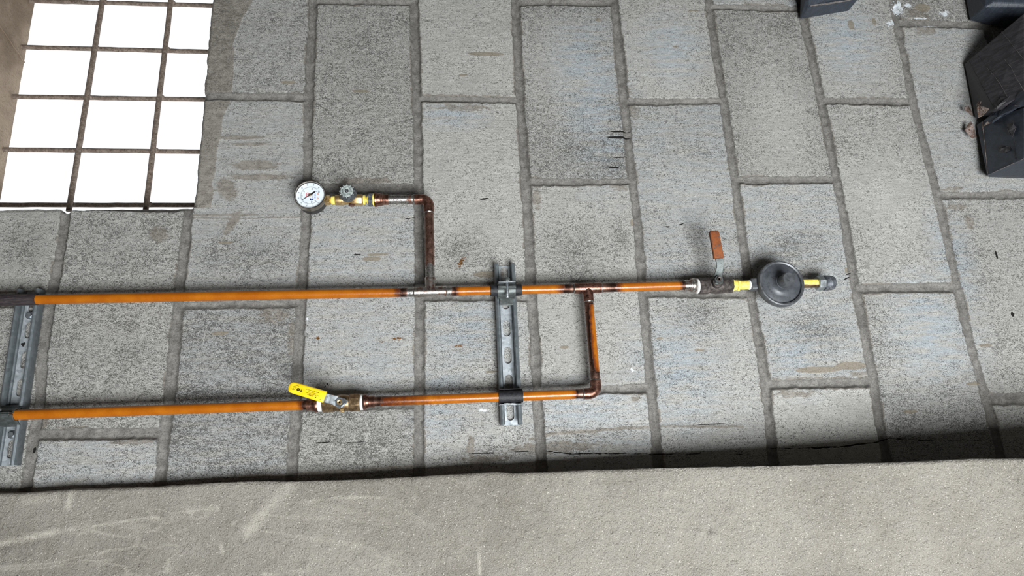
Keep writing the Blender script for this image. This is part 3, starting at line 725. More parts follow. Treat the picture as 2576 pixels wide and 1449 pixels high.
# ================================================================== strut channels
def channel(name, uc, v0, v1, slots, label, group=None, du=0.0, slot_u=0.0, screws=()):
    """C-section strut 41 x 21 mm fixed on the wall, open side to the viewer; runs along v"""
    t = thing(name, (uc, min(v0, v1), 0.001), label, 'strut channel')
    o = Vector((uc, v1, 0.002)); ex = Vector((1, 0, 0)); L = v0 - v1
    lean = Vector((du, L, 0)).normalized(); ez = lean
    Wd = 0.0183; D = 0.0215; th = 0.0022
    def ribbon(path, w=th):
        P = [Vector(p) for p in path]; a = []; b = []
        for i, p in enumerate(P):
            d = (P[min(i + 1, len(P) - 1)] - P[max(i - 1, 0)]).normalized(); nrm = Vector((-d.y, d.x)); a.append(p + nrm * w / 2); b.append(p - nrm * w / 2)
        return [tuple(x) for x in a] + [tuple(x) for x in reversed(b)]
    m = MB(); length = (Vector((du, L, 0))).length
    for sg in (-1, 1):
        path = [(sg * 0.0115, 0.0012), (sg * (Wd - 0.004), 0.0012), (sg * (Wd - 0.0016), 0.0030), (sg * (Wd - 0.001), 0.006), (sg * (Wd - 0.001), D - 0.005), (sg * (Wd - 0.0018), D - 0.0022), (sg * (Wd - 0.0038), D - 0.001),
                (sg * (Wd - 0.0054), D - 0.0014), (sg * (Wd - 0.0066), D - 0.0032), (sg * (Wd - 0.0068), D - 0.0072)]
        poly = ribbon(path)
        m2 = MB(); m2.prism(o, ex, (0, 0, 1), ez, poly, 0, length); m2.build('flange', 'galv_shaded', t)  # flange shade put into the colour: darker copy of the web's zinc
    # slotted web
    hw = 0.0130; cells = sorted([length - s if False else s for s in slots])
    edges = [0.0] + [0.5 * (cells[i] + cells[i + 1]) for i in range(len(cells) - 1)] + [length]
    sw, sh = 0.0064, 0.0145
    for i, c in enumerate(cells):
        a, b = edges[i], edges[i + 1]; out = []; inn = []
        n = 40
        for k in range(n):
            ang = 2 * math.pi * k / n; cx, sy = math.cos(ang), math.sin(ang)
            yy = sh - sw; ix, iy = sw * cx, (sw * sy + (yy if sy > 0 else -yy if sy < 0 else 0))
            tx = hw / abs(cx) if abs(cx) > 1e-6 else 1e9; hh = (b - c) if sy > 0 else (c - a); ty = hh / abs(sy) if abs(sy) > 1e-6 else 1e9
            q = min(tx, ty); inn.append((ix, c + iy)); out.append((q * cx, c + q * sy))
        # put the rectangle's corners in
        for cx_, cy_ in ((hw, b), (-hw, b), (-hw, a), (hw, a)):
            j = min(range(n), key=lambda k_: (out[k_][0] - cx_) ** 2 + (out[k_][1] - cy_) ** 2); out[j] = (cx_, cy_)
        vs = []
        for z in (0.0, th):
            for L_ in (out, inn):
                vs += [o + ex * p[0] + ez * p[1] + Vector((0, 0, z)) for p in L_]
        fs = []
        for k in range(n):
            k2 = (k + 1) % n
            fs += [(k, k2, n + k2, n + k), (2 * n + k, 3 * n + k, 3 * n + k2, 2 * n + k2), (n + k, n + k2, 3 * n + k2, 3 * n + k), (k, 2 * n + k, 2 * n + k2, k2)]
        m.add(vs, fs)
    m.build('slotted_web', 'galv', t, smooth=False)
    for s_ in screws:
        p = o + ez * s_[1] + ex * s_[0] + Vector((0, 0, th))
        hd = MB().ngon(p, (0, 0, 1), 6, 0.0046, 0.0005, 0.005, 0.3, 0.0008); w = MB().lathe(p, (0, 0, 1), [(0, 0.0065), (0.001, 0.0065)], 24)
        sc = hd.build('screw', 'steel', t); w.build('washer', 'steel', sc)
    return t
def vy(x, y, n=0.004): return at(x, y, n).y
v1 = vy(1287, 1069, 0.01); v0 = vy(1269, 663, 0.02)
channel('strut_channel', at(1304.5, 860, 0.018).x - 0.0183, v0, v1, [at(*p, 0.003).y - v1 for p in ((1268, 692), (1271, 758), (1274, 826), (1277, 894), (1280, 964), (1283, 1036))],
        'full length of slotted galvanised channel in mid-wall joining the two orange pipes')
v1 = vy(30, 1171, 0.012); v0 = vy(75, 727, 0.02)
ucl = at(92, 800, 0.02).x - 0.0183 + 0.0012
lt = channel('strut_channel', ucl, v0, v1, [max(0.02, at(*p, 0.003).y - v1) for p in ((75, 765), (69, 830), (59, 905), (48, 975), (35, 1045), (25, 1130))],
        'dark slotted channel cut by the left edge with screws in it', du=-0.0014, screws=((at(75, 793, .005).x - ucl + .001, at(77, 793, .005).y - v1), (at(31, 1093, .005).x - ucl, at(31, 1093, .005).y - v1)))
for (x, y), rr_ in (((58, 866), .0035), ((38, 900), .002)):
    p = at(x, y, .0045); sp = MB()
    sp.lathe(p - Vector((0, 0, .0004)), (0, 0, 1), [(0, rr_), (0.0003, rr_ * 0.9)], 14, lambda a, t_: 1 + 0.25 * math.sin(3 * a + 1)); sp.build('marker_spot', 'ink', lt)

# ================================================================== pipework
RP = 0.0079; NP = 0.034; VU = 0.3606; VL = 0.1782; U1 = 0.6230; U2 = 0.8937
VG = at(1000, 502, NP).y          # level of the gauge arm
def run(a, b, paint, tin=(), r=RP, step=0.003, bend=None, side=None):
    """straight pipe with paint / solder amounts given along it as (fraction, value)"""
    a, b = Vector(a), Vector(b); n = max(2, int((b - a).length / step)); ts = [i / n for i in range(n + 1)]
    pa = [float(np.interp(t, [p[0] for p in paint], [p[1] for p in paint])) for t in ts] if paint else [0] * (n + 1)
    ti = [float(np.interp(t, [p[0] for p in tin], [p[1] for p in tin])) for t in ts] if tin else [0] * (n + 1)
    pts = [a.lerp(b, t) for t in ts]
    if bend: pts = [p + Vector(bend) * math.sin(math.pi * t) for p, t in zip(pts, ts)]
    m = MB().tube(pts, r, 28, {'paint': pa, 'tin': ti})
    if side:
        sd = Vector(side)
        for i in range(len(pts)):
            for k in range(28):
                m.a['paint'][i * 28 + k] += min(1, max(-1, sd.dot(Vector(m.v[i * 28 + k]) - pts[i]) / r)) * (pa[i] > 0.3)
    return m
ux = lambda x, y, n=NP: at(x, y, n).x
def frac(a, b, x): return (x - a) / (b - a)

pw = thing('copper_pipework', (U1, VL, NP), 'orange painted copper pipework with two tees and two elbows right of the yellow valve', 'pipe')
# upper run
uA, uB = -0.6, ux(1050, 735)
f = lambda x: frac(uA, uB, ux(x, 740))
run((uA, VU + 0.003, NP), (uB, VU - 0.0002, NP), [(0, 1), (f(930), 1), (f(985), 0.75), (f(1012), 0.42), (f(1028), 0.1), (1, 0)], [(0, 0), (f(1015), 0), (f(1032), 0.9), (1, 1)]).build('pipe', 'pipe', pw)
def sleeve_ring(p, ax, r0, w, parent, name='solder_ring', mat='solder'):
    return MB().lathe(p, ax, [(-w, r0), (-w * 0.5, r0 * 1.07), (w * 0.4, r0 * 1.08), (w, r0)], 28).build(name, mat, parent)
RF = 0.0092
def tee(c, along, branch, half, blen, mat='copper'):
    c = Vector(c); al = Vector(along); br = Vector(branch)
    m = MB(); m.lathe(c - al * half, al, [(0, RF), (half * 0.35, RF), (half * 0.5, RF * 0.99), (half, RF * 1.02), (half * 1.5, RF * 0.99), (half * 1.65, RF), (2 * half, RF)], 32)
    m.lathe(c, br, [(0.0, RF * 0.98), (blen * 0.75, RF * 0.98), (blen * 0.8, RF), (blen, RF)], 32)
    o = m.build('tee_fitting', mat, pw, angle=50)
    for q, d in ((c - al * half, al), (c + al * half, al), (c + br * blen, br)): sleeve_ring(q, d, RP * 1.06, 0.0016, o)
    return o
xt0, xt1 = ux(1050, 735), ux(1142, 733)
tee((U1, VU, NP), (1, 0, 0), (0, 1, 0), 0.0265, 0.024, 'copper_tinned')
uC, uD = U1 + 0.026, U2 - 0.026
f = lambda x: frac(uC, uD, ux(x, 730))
run((uC, VU, NP), (uD, VU + 0.0003, NP), [(0, 0), (f(1138), 0.15), (f(1148), 0.5), (f(1160), 0.85), (f(1240), 1), (f(1385), 1), (f(1412), 0.55), (f(1435), 0.25), (1, 0)],
    [(0, 1), (f(1125), 0.95), (f(1145), 0.2), (f(1150), 0), (f(1432), 0), (1, 0.5)]).build('pipe', 'pipe', pw)
tee((U2, VU + 0.0003, NP), (1, 0, 0), (0, -1, 0), 0.0235, 0.024)
uE, uF = U2 + 0.023, ux(1738, 718)
f = lambda x: frac(uE, uF, ux(x, 722))
run((uE, VU + 0.0004, NP), (uF, VU + 0.0014, NP), [(0, 0), (f(1530), 0.25), (f(1552), 0.5), (f(1575), 0.95), (f(1700), 1), (f(1712), 0.6), (f(1720), 0.2), (1, 0)], [(0, 0.4), (0.05, 0), (f(1722), 0), (1, 0.9)]).build('pipe', 'pipe', pw)
# branch up to the gauge
def elbow(c, d1, d2, rad, leg, mat, parent):
    """quarter bend joining direction d1 (leaving c) and d2 (leaving c)"""
    c, d1, d2 = Vector(c), Vector(d1), Vector(d2)
    pts = [c + d1 * (rad + leg)] + [c + d1 * rad * 1.0]
    cc = c + d1 * rad + d2 * rad
    for i in range(1, 12):
        a = math.radians(90 * i / 12); pts.append(cc - d2 * rad * math.cos(a) - d1 * rad * math.sin(a))
    pts += [c + d2 * rad, c + d2 * (rad + leg)]
    o = MB().tube(pts, RF, 28).build('elbow_fitting', mat, parent)
    for q, d in ((pts[0], d1), (pts[-1], d2)): sleeve_ring(q, d, RP * 1.06, 0.0018, o)
    return o
run((U1, VU + 0.022, NP), (U1 - 0.0005, VG - 0.018, NP), [], [(0, 1), (0.06, 1), (0.22, 0.35), (0.3, 0.0), (0.93, 0), (0.97, 0.7), (1, 1)]).build('pipe', 'pipe', pw)
elbow((U1 - 0.0005, VG, NP), (-1, 0, 0), (0, -1, 0), 0.0135, 0.0115, 'copper', pw)
uG = ux(975, 502)
run((U1 - 0.02, VG, NP), (uG, VG, NP), [], [(0, 1), (0.1, 0.9), (0.2, 0.35), (0.35, 0.55), (0.6, 1), (1, 1)], r=RP * 1.0).build('pipe', 'pipe', pw)
ad = MB().lathe((uG + 0.002, VG, NP), (-1, 0, 0), [(0, RF), (0.009, RF), (0.010, 0.0104), (0.0135, 0.0106), (0.014, 0.0112), (0.019, 0.0116), (0.0205, 0.0125), (0.0235, 0.0128), (0.0245, 0.012)], 32)
ao = ad.build('male_adapter', 'copper', pw)
# branch down to the lower run
VB = at(1498, 985, NP).y
run((U2, VU - 0.022, NP), (U2 + 0.0012, VL + 0.022, NP), [(0, 0.0), (0.06, 0.30), (0.12, 0.42), (0.3, 0.50), (0.7, 0.54), (0.85, 0.44), (0.93, 0.2), (1, 0)], side=(0.42, 0, 0.12)).build('pipe', 'pipe', pw)
elbow((U2 + 0.0012, VL + 0.0008, NP), (0, 1, 0), (-1, 0, 0), 0.0135, 0.0085, 'copper', pw)
uH, uI = U2 - 0.02, ux(922, 1011)
f = lambda x: frac(uH, uI, ux(x, 1000))
run((uH, VL + 0.001, NP), (uI, VL + 0.0006, NP), [(0, 0), (f(1455), 0.1), (f(1448), 0.6), (f(1430), 0.95), (f(1300), 1), (f(1150), 0.95), (f(1080), 0.75), (f(1000), 0.56), (f(960), 0.5), (f(945), 0.12), (1, 0)],
    [(0, 0.4), (0.03, 0), (1, 0)]).build('pipe', 'pipe', pw)
MB().lathe((uI + 0.0125, VL + 0.0006, NP), (-1, 0, 0), [(0, RF), (0.009, RF), (0.0095, 0.0104), (0.0125, 0.0108), (0.013, 0.0122), (0.017, 0.0126), (0.0185, 0.0118)], 32).build('male_adapter', 'copper', pw)
MB().lathe((uF - 0.012, VU + 0.0014, NP), (1, 0, 0), [(0, RF * 0.98), (0.009, RF), (0.0095, 0.0104), (0.0125, 0.0108), (0.013, 0.0126), (0.017, 0.013), (0.0195, 0.012)], 32).build('male_adapter', 'copper_tinned', pw)
# dark rubber wrapped round the pipe's far left end
def half_sleeve(u0, u1, vc, r, th, a0, a1, mat, name, parent, vtilt=0.0):
    m = MB(); k = 20; nl = 30; vs = []; fs = []
    for i in range(nl + 1):
        u = u0 + (u1 - u0) * i / nl
        for rr in (r, r + th):
            for j in range(k + 1):
                a = math.radians(a0 + (a1 - a0) * j / k)
                w = rr + (0.0002 * math.sin(j * 2.1 + i * 0.7) if rr > r else 0)
                vs.append((u, vc + vtilt * (u - u0) + w * math.sin(a), NP + w * math.cos(a)))
    c = 2 * (k + 1)
    for i in range(nl):
        for j in range(k):
            for s_, o_ in ((0, 0), (1, k + 1)):
                fs.append((i * c + o_ + j, i * c + o_ + j + 1, (i + 1) * c + o_ + j + 1, (i + 1) * c + o_ + j))
        for j in (0, k): fs.append((i * c + j, i * c + k + 1 + j, (i + 1) * c + k + 1 + j, (i + 1) * c + j))
    for i in (0, nl):
        for j in range(k): fs.append((i * c + j, i * c + j + 1, i * c + k + 1 + j + 1, i * c + k + 1 + j))
    m.add(vs, fs); return m.build(name, mat, parent, angle=60)
us1 = ux(85, 752, NP + 0.009)
half_sleeve(-0.5, us1, VU + 0.0022, RP, 0.0018, -178, 52, 'sleeve', 'rubber_sleeve', pw)

# lower-left pipe, between the left channel and the yellow valve
pl = thing('copper_pipe', (0.2, VL, NP), 'lower orange copper pipe between the yellow lever valve and the left channel', 'pipe')
uJ, uK = ux(30, 1043), ux(790, 1021)
f = lambda x: frac(-0.6, uK, ux(x, 1030))
run((-0.6, VL + 0.0004, NP), (uK, VL - 0.001, NP), [(0, 1), (f(30), 1), (f(700), 1), (f(745), 0.85), (f(762), 0.5), (f(772), 0.2), (1, 0)], [(0, 0), (f(780), 0), (1, 0.5)]).build('pipe', 'pipe', pl)
MB().lathe((uK - 0.0115, VL - 0.001, NP), (1, 0, 0), [(0, RF), (0.009, RF), (0.0095, 0.0104), (0.0125, 0.0108), (0.013, 0.0122), (0.017, 0.0126), (0.0185, 0.0118)], 32).build('male_adapter', 'copper', pl)

# ------------------------------------------------------------------ clamps
def clamp_mid_upper():
    t = thing('pipe_clamp', (0.7513, VU, 0.024), 'steel clamp with long upright bolt and black rubber on the upper orange pipe', 'pipe clamp')
    ua, ub = ux(1234, 730, .042), ux(1313, 728, .042)
    half_sleeve(ua, ub, VU, RP, 0.0022, -180, 180, 'rubber', 'rubber_sleeve', t)
    uc, ud = ux(1253, 730, .048), ux(1298, 728, .048)
    # the two halves of the strap, arching over the pipe
    for sg in (1, -1):
        m = MB(); R_ = RP + 0.0028; pr = []
        for j in range(9):
            a = math.radians(8 + (120 - 8) * j / 8); pr.append((sg * R_ * math.sin(a), R_ * math.cos(a)))
        pr = [(sg * 0.0010, R_ + 0.009)] + [(sg * 0.0012, R_ + 0.002)] + pr + [(sg * 0.0125, 0.0225 - NP + 0.001), (sg * 0.0135, 0.0165 - NP)]
        a_ = []; b_ = []
        P = [Vector(p) for p in pr]
        for i, p in enumerate(P):
            d = (P[min(i + 1, len(P) - 1)] - P[max(i - 1, 0)]).normalized(); nn = Vector((-d.y, d.x)); a_.append(p + nn * .0008); b_.append(p - nn * .0008)
        poly = [tuple(x) for x in a_] + [tuple(x) for x in reversed(b_)]
        m.prism((uc, VU, NP), (0, 1, 0), (0, 0, 1), (1, 0, 0), poly, 0, ud - uc)
        m.build('strap', 'grey_steel', t, bevel=0.0003)
    # tab plates and the bolt that draws them together
    cen = 0.5 * (uc + ud)
    p = Vector((cen, VU + 0.010, NP + RP + 0.009))
    MB().box(p + Vector((0, -0.0015, 0)), (0.0145, 0.0012, 0.006)).build('plate', 'steel', t, bevel=0.0003)
    b = MB().lathe(p + Vector((0.0, -0.028, 0.001)), (0, 1, 0), [(0, 0.0022), (0.001, 0.0029)] + [(0.001 + 0.0006 * i, 0.0029 if i % 2 else 0.0024) for i in range(1, 40)] + [(0.027, 0.0028)], 20)
    bo = b.build('bolt', 'steel', t)
    MB().ngon(p + Vector((0, 0, 0.001)), (0, 1, 0), 6, 0.0062, 0.0002, 0.0052, 0.2, 0.0008).build('nut', 'grey_steel', bo)
    MB().lathe(p + Vector((0, 0.0052, 0.001)), (0, 1, 0), [(0, 0.0035), (0.0015, 0.0034), (0.003, 0.0015)], 18).build('bolt_end', 'steel', bo)
    MB().box((cen, VU - 0.0185, 0.0252), (0.0118, 0.0060, 0.0012)).build('saddle_foot', 'grey_steel', t, bevel=0.0005)
clamp_mid_upper()
def clamp_mid_lower():
    t = thing('pipe_clamp', (0.7513, VL, 0.024), 'black rubber cushion strap with bright steel lip on the lower orange pipe', 'pipe clamp')
    ua, ub = ux(1255, 992, .044), ux(1316, 990, .044)
    half_sleeve(ua, ub, VL + 0.0008, RP, 0.0028, -180, 180, 'rubber', 'rubber_sleeve', t)
    MB().box((0.5 * (ua + ub) + 0.0005, VL - 0.0125, NP - 0.001), (0.5 * (ub - ua), 0.0009, 0.0085)).build('strap', 'steel', t, bevel=0.0003)
    MB().box((0.5 * (ua + ub) + 0.0005, VL + 0.0125, NP - 0.002), (0.5 * (ub - ua) * 0.98, 0.0007, 0.0075)).build('strap', 'black_case', t, bevel=0.0003)
clamp_mid_lower()
def clamp_left():
    t = thing('pipe_clamp', (-0.04, VL, 0.024), 'dull grey curved steel clamp gripping the lower pipe at the left edge', 'pipe clamp')
    uc = ux(24, 1050, .05)
    for sg, z in ((1, 0), (-1, 0)):
        m = MB(); R_ = RP + 0.0012; pr = []
        for j in range(9):
            a = math.radians(10 + 100 * j / 8); pr.append((sg * R_ * math.sin(a), R_ * math.cos(a)))
        pr = [(sg * 0.0012, R_ + 0.010), (sg * 0.0014, R_ + 0.002)] + pr + [(sg * 0.0135, -0.011), (sg * 0.016, -0.0165)]
        P = [Vector(p) for p in pr]; a_ = []; b_ = []
        for i, p in enumerate(P):
            d = (P[min(i + 1, len(P) - 1)] - P[max(i - 1, 0)]).normalized(); nn = Vector((-d.y, d.x)); a_.append(p + nn * .001); b_.append(p - nn * .001)
        m.prism((uc - 0.032, VL, NP), (0, 1, 0), (0, 0, 1), (1, 0, 0), [tuple(x) for x in a_] + [tuple(x) for x in reversed(b_)], 0, 0.032)
        m.build('strap', 'grey_steel', t, bevel=0.0004)
    b = Vector((uc - 0.02, VL, NP + RP + 0.007))
    bo = MB().lathe(b + Vector((0, -0.012, 0)), (0, 1, 0), [(0, 0.003), (0.024, 0.003)], 18).build('bolt', 'steel', t)
    MB().ngon(b, (0, 1, 0), 6, 0.006, 0.0035, 0.008, 0, 0.0006).build('nut', 'steel', bo)
clamp_left()

# ================================================================== pressure gauge
def gauge():
    nb = 0.020; nf = 0.050
    c = at(779, 489, nf); k = (at(789, 489, nf) - at(779, 489, nf)).x / 10      # metres per picture point here
    R_ = 40.5 * k; cy = c.y
    t = thing('pressure_gauge', (c.x, cy, nb), 'round white-faced pressure gauge with brushed steel rim on a brass stem', 'pressure gauge')
    ax = (0, 0, 1); o = Vector((c.x, cy, 0))
    MB().lathe(o, ax, [(nb, 0.0), (nb, R_ * 0.90), (nb + 0.002, R_ * 0.93), (nf - 0.010, R_ * 0.95)], 64).build('case', 'black_case', t)
    MB().lathe(o, ax, [(nf - 0.011, R_ * 0.94), (nf - 0.011, R_ * 0.99), (nf - 0.009, R_), (nf - 0.0025, R_), (nf, R_ * 0.975), (nf + 0.0002, R_ * 0.93), (nf - 0.001, R_ * 0.905), (nf - 0.0045, R_ * 0.895)], 72, cap=False).build('rim', 'bezel', t)
    MB().lathe(o, ax, [(nf - 0.0062, R_ * 0.90), (nf - 0.0038, R_ * 0.90), (nf - 0.0038, R_ * 0.872), (nf - 0.0050, R_ * 0.872)], 64, cap=False).build('gasket', 'rubber', t)
    zd = nf - 0.0045
    MB().lathe(o, ax, [(zd - 0.001, R_ * 0.89), (zd, R_ * 0.885), (zd, 0.0001)], 64).build('dial', 'dial', t)
    z = zd + 0.0002
    def P(x, y, dz=0.0):   # from picture offsets (points, y down) on the dial
        return Vector((c.x + x * k * 0.98, cy - y * k * 1.04, z + dz))
    RR = R_ * 0.885
    tk = MB()
    for i in range(0, 91):
        a = math.radians(-135 - 270 * i / 90 + 90 + 180)      # opening of the scale faces picture right (the stem)
        a = math.radians(45 + 270 * i / 90)
        major = i % 10 == 0
        r0 = RR * 0.64; r1 = RR * (0.76 if major else 0.70); d = Vector((math.cos(a), math.sin(a), 0)); q = Vector((-d.y, d.x, 0)); w = 0.00016 if major else 0.0001
        A = o + d * r0; B = o + d * r1
        tk.add([Vector((A.x, A.y, z)) - q * w, Vector((B.x, B.y, z)) - q * w, Vector((B.x, B.y, z)) + q * w, Vector((A.x, A.y, z)) + q * w], [(0, 1, 2, 3)])
    for r0, r1, seg in ((0.632, 0.642, 72),):
        vs = []; fs = []
        for i in range(seg + 1):
            a = math.radians(45 + 270 * i / seg); d = Vector((math.cos(a), math.sin(a), 0))
            for rr in (r0, r1): p = o + d * RR * rr; vs.append((p.x, p.y, z))
            if i: fs.append((2 * i - 2, 2 * i - 1, 2 * i + 1, 2 * i))
        tk.add(vs, fs)
    tk.build('scale', 'ink_grey', t, smooth=False)
    # the writing runs up the picture: the gauge is read with picture-left as its top
    ex = (0, 1, 0); ey = (-1, 0, 0)
    for txt, i in (('0', 0), ('5', 10), ('10', 20), ('15', 30), ('20', 40), ('25', 50), ('30', 60), ('35', 70), ('40', 80), ('45', 90)):
        a = math.radians(315 - 270 * i / 90) ; d = Vector((math.cos(a), math.sin(a), 0)); p = o + d * RR * 0.84
        text(txt, 0.0030, (p.x, p.y, z), ex, ey, 'ink_grey', t)
    for txt, x, y in (('0.5', 4.5, 17.5), ('1', -8, 19), ('.5', -21, 1.5), ('1.4', -16, -8), ('1', -7.5, -17), ('1.5', 5, -16.5), ('4', 15, -10), ('0', 14, 15)):
        p = P(x, y); text(txt, 0.0034, p, ex, ey, 'ink_grey', t)
    text('MS', 0.0068, P(-7.6, -2.2), ex, ey, 'ink_red', t, extra=0.95)
    lg = MB(); q = P(4.4, 10.4)
    for dx, w in ((-0.0021, 0.0018), (0.0021, 0.0018)): lg.box((q.x + dx, q.y, z), (0.0008, w, 0.00012))
    lg.box((q.x, q.y, z), (0.0021, 0.0008, 0.00012)); lg.build('emblem', 'ink_blue', t, smooth=False)
    text('EN 837-1', 0.0026, P(13.0, 0.5), ex, ey, 'ink_blue', t)
    text('MANOMETRO', 0.0014, P(7.2, 0.2), ex, ey, 'ink_blue', t)
    text('kg/cm2', 0.0015, P(20.5, -9.5), ex, ey, 'ink_grey', t); text('lb/in2', 0.0015, P(23.3, -9.5), ex, ey, 'ink_grey', t)
    for y in (-3.6, 8.6):
        p = P(20.2, y); MB().lathe(p, (0, 0, 1), [(0, 0.0015), (0.0002, 0.0015)], 20).build('dial_screw', 'ink_orange', t)
        MB().lathe(p + Vector((0, 0, 0.0002)), (0, 0, 1), [(0, 0.0007), (0.0001, 0.0007)], 14).build('dial_screw', 'dial', t)
    # needle: thin point to lower left, thick tail to upper right
    A, B, O = P(-21.5, 14.2, 0.0012), P(12, -8.6, 0.0012), P(0, 0, 0.0012)
    d = (A - O).normalized(); q = Vector((-d.y, d.x, 0)); nd = MB()
    nd.add([O - q * .0007, A - q * .0001, A + q * .0001, O + q * .0007] + [p + Vector((0, 0, .0004)) for p in (O - q * .0007, A - q * .0001, A + q * .0001, O + q * .0007)],
           [(3, 2, 1, 0), (4, 5, 6, 7), (0, 1, 5, 4), (1, 2, 6, 5), (2, 3, 7, 6), (3, 0, 4, 7)])
    d = (B - O).normalized(); q = Vector((-d.y, d.x, 0)); M_ = O.lerp(B, 0.35)
    poly = [O - q * .0006, M_ - q * .0012, B - q * .0011, B + d * .0009, B + q * .0011, M_ + q * .0012, O + q * .0006]
    n = len(poly); nd.add(poly + [p + Vector((0, 0, .0004)) for p in poly], [tuple(reversed(range(n))), tuple(range(n, 2 * n))] + [(i, (i + 1) % n, n + (i + 1) % n, n + i) for i in range(n)])
    no = nd.build('needle', 'ink', t, smooth=False)
    MB().lathe(O, ax, [(0, 0.0024), (0.0012, 0.0024), (0.0015, 0.002)], 28).build('hub', 'old_brass', no)
    # stem: square brass block and its threaded neck
    us = c.x + R_ * 0.93; ue = ux(832, 498)
    st = MB(); st.box((0.5 * (us + ux(828, 498)) - 0.001, VG, NP), (0.5 * (ux(828, 498) - us) + 0.003, 0.0068, 0.0068)); st.build('stem', 'brass', t, bevel=0.0004)
gauge()

# ================================================================== needle valve below the gauge (picture right)
def needle_valve():
    kc = at(873, 482, 0.062); k = (at(883, 482, 0.062) - kc).x / 10
    t = thing('needle_valve', (kc.x, VG, NP), 'small brass needle valve with ribbed dark grey knob between gauge and copper arm', 'valve')
    u0, u1, u2, u3 = ux(828, 498), ux(844, 498), ux(913, 500), ux(927, 500)
    X = (1, 0, 0)
    MB().lathe((u0 - 0.001, VG, NP), X, [(0, 0.003), (0.003, 0.0045), (0.0055, 0.0072), (u1 - u0, 0.0076), (u1 - u0 + 0.001, 0.0074)], 28).build('thread_tape', 'yellow_tape', t)
    b = MB(); Lb = u2 - u1
    b.lathe((u1, VG, NP), X, [(0, 0.0088), (0.0006, 0.0092), (0.014, 0.0092), (0.016, 0.0080), (Lb - 0.018, 0.0080)], 36)
    b.ngon((u1, VG, NP), X, 6, 0.0100, Lb - 0.019, Lb - 0.0008, math.radians(30), 0.0012)
    b.lathe((kc.x, VG, NP - 0.012), (0, 0, 1), [(0, 0.005), (0.024, 0.0052), (0.026, 0.0045)], 24)
    b.build('body', 'brass', t, bevel=0.0003)
    MB().ngon((kc.x + 0.004, VG - 0.0088, NP), (0, -1, 0), 6, 0.0055, -0.001, 0.0022, 0.2, 0.0006).build('packing_nut', 'copper', t)
    MB().lathe((u2, VG, NP), X, [(0, 0.0060), (0.0008, 0.0086), (0.0042, 0.0084), (0.0048, 0.0046), (0.0068, 0.0044), (0.0078, 0.0076), (0.0112, 0.0074), (u3 - u2, 0.006)], 30).build('thread_tape', 'yellow_tape', t)
    uh = ux(942, 500)
    MB().ngon((u3, VG, NP), X, 6, 0.0128, 0, uh - u3 - 0.002, math.radians(0), 0.001).build('bushing', 'dark_nut', t, bevel=0.0002)
    MB().lathe((uh - 0.0025, VG, NP), X, [(0, 0.0110), (0.0035, 0.0114)], 30).build('thread_tape', 'yellow_tape', t)
    # knob
    R_ = 0.0146; z0 = 0.049; z1 = 0.0635
    rib = lambda a, tt: 1 + 0.030 * (math.cos(12 * a) > 0.55)
    o = Vector((kc.x, kc.y, 0))
    # the knob axis is the stem axis: it stands straight off the wall above the body
    o = Vector((kc.x, VG + 0.0032, 0)); zz = 0.0645
    kn = MB().lathe(o, (0, 0, 1), [(z0, 0.0), (z0, R_ * 0.92), (z0 + 0.002, R_ * 1.0), (z0 + 0.006, R_ * 1.03), (zz - 0.004, R_ * 0.90), (zz, R_ * 0.80), (zz, 0.0)], 144, rib)
    ko = kn.build('knob', 'knob', t, angle=25)
    tp = MB().lathe(o, (0, 0, 1), [(zz - 0.0005, R_ * 0.72), (zz + 0.0008, R_ * 0.72), (zz + 0.0010, R_ * 0.69), (zz + 0.0008, R_ * 0.2)], 60)
    for i in range(12):
        a = 2 * math.pi * i / 12; d = Vector((math.cos(a), math.sin(a), 0)); tp.box(o + d * R_ * 0.79 + Vector((0, 0, zz + 0.0003)), (R_ * 0.10, 0.0006, 0.0005), d, Vector((-d.y, d.x, 0)), (0, 0, 1))
    tp.build('worn_disc', 'knob_top', ko, smooth=False)
    for txt, a0, r_ in (('ABRIR', 60, 0.50), ('CERRAR', 250, 0.50)):
        for i, ch in enumerate(txt):
            a = math.radians(a0 - i * 17); d = Vector((math.cos(a), math.sin(a), 0)); p = o + d * R_ * r_ + Vector((0, 0, zz + 0.0011))
            text(ch, 0.0028, p, (math.sin(a), -math.cos(a), 0), d, 'knob', ko)
    MB().lathe(o + Vector((0, 0, zz)), (0, 0, 1), [(0, 0.0031), (0.0016, 0.0031), (0.0020, 0.0026)], 24).build('washer', 'black_case', ko)
    MB().lathe(o + Vector((0, 0, zz + 0.001)), (0, 0, 1), [(0, 0.0021), (0.0016, 0.0021), (0.0022, 0.0014)], 20).build('screw', 'steel', ko)
needle_valve()

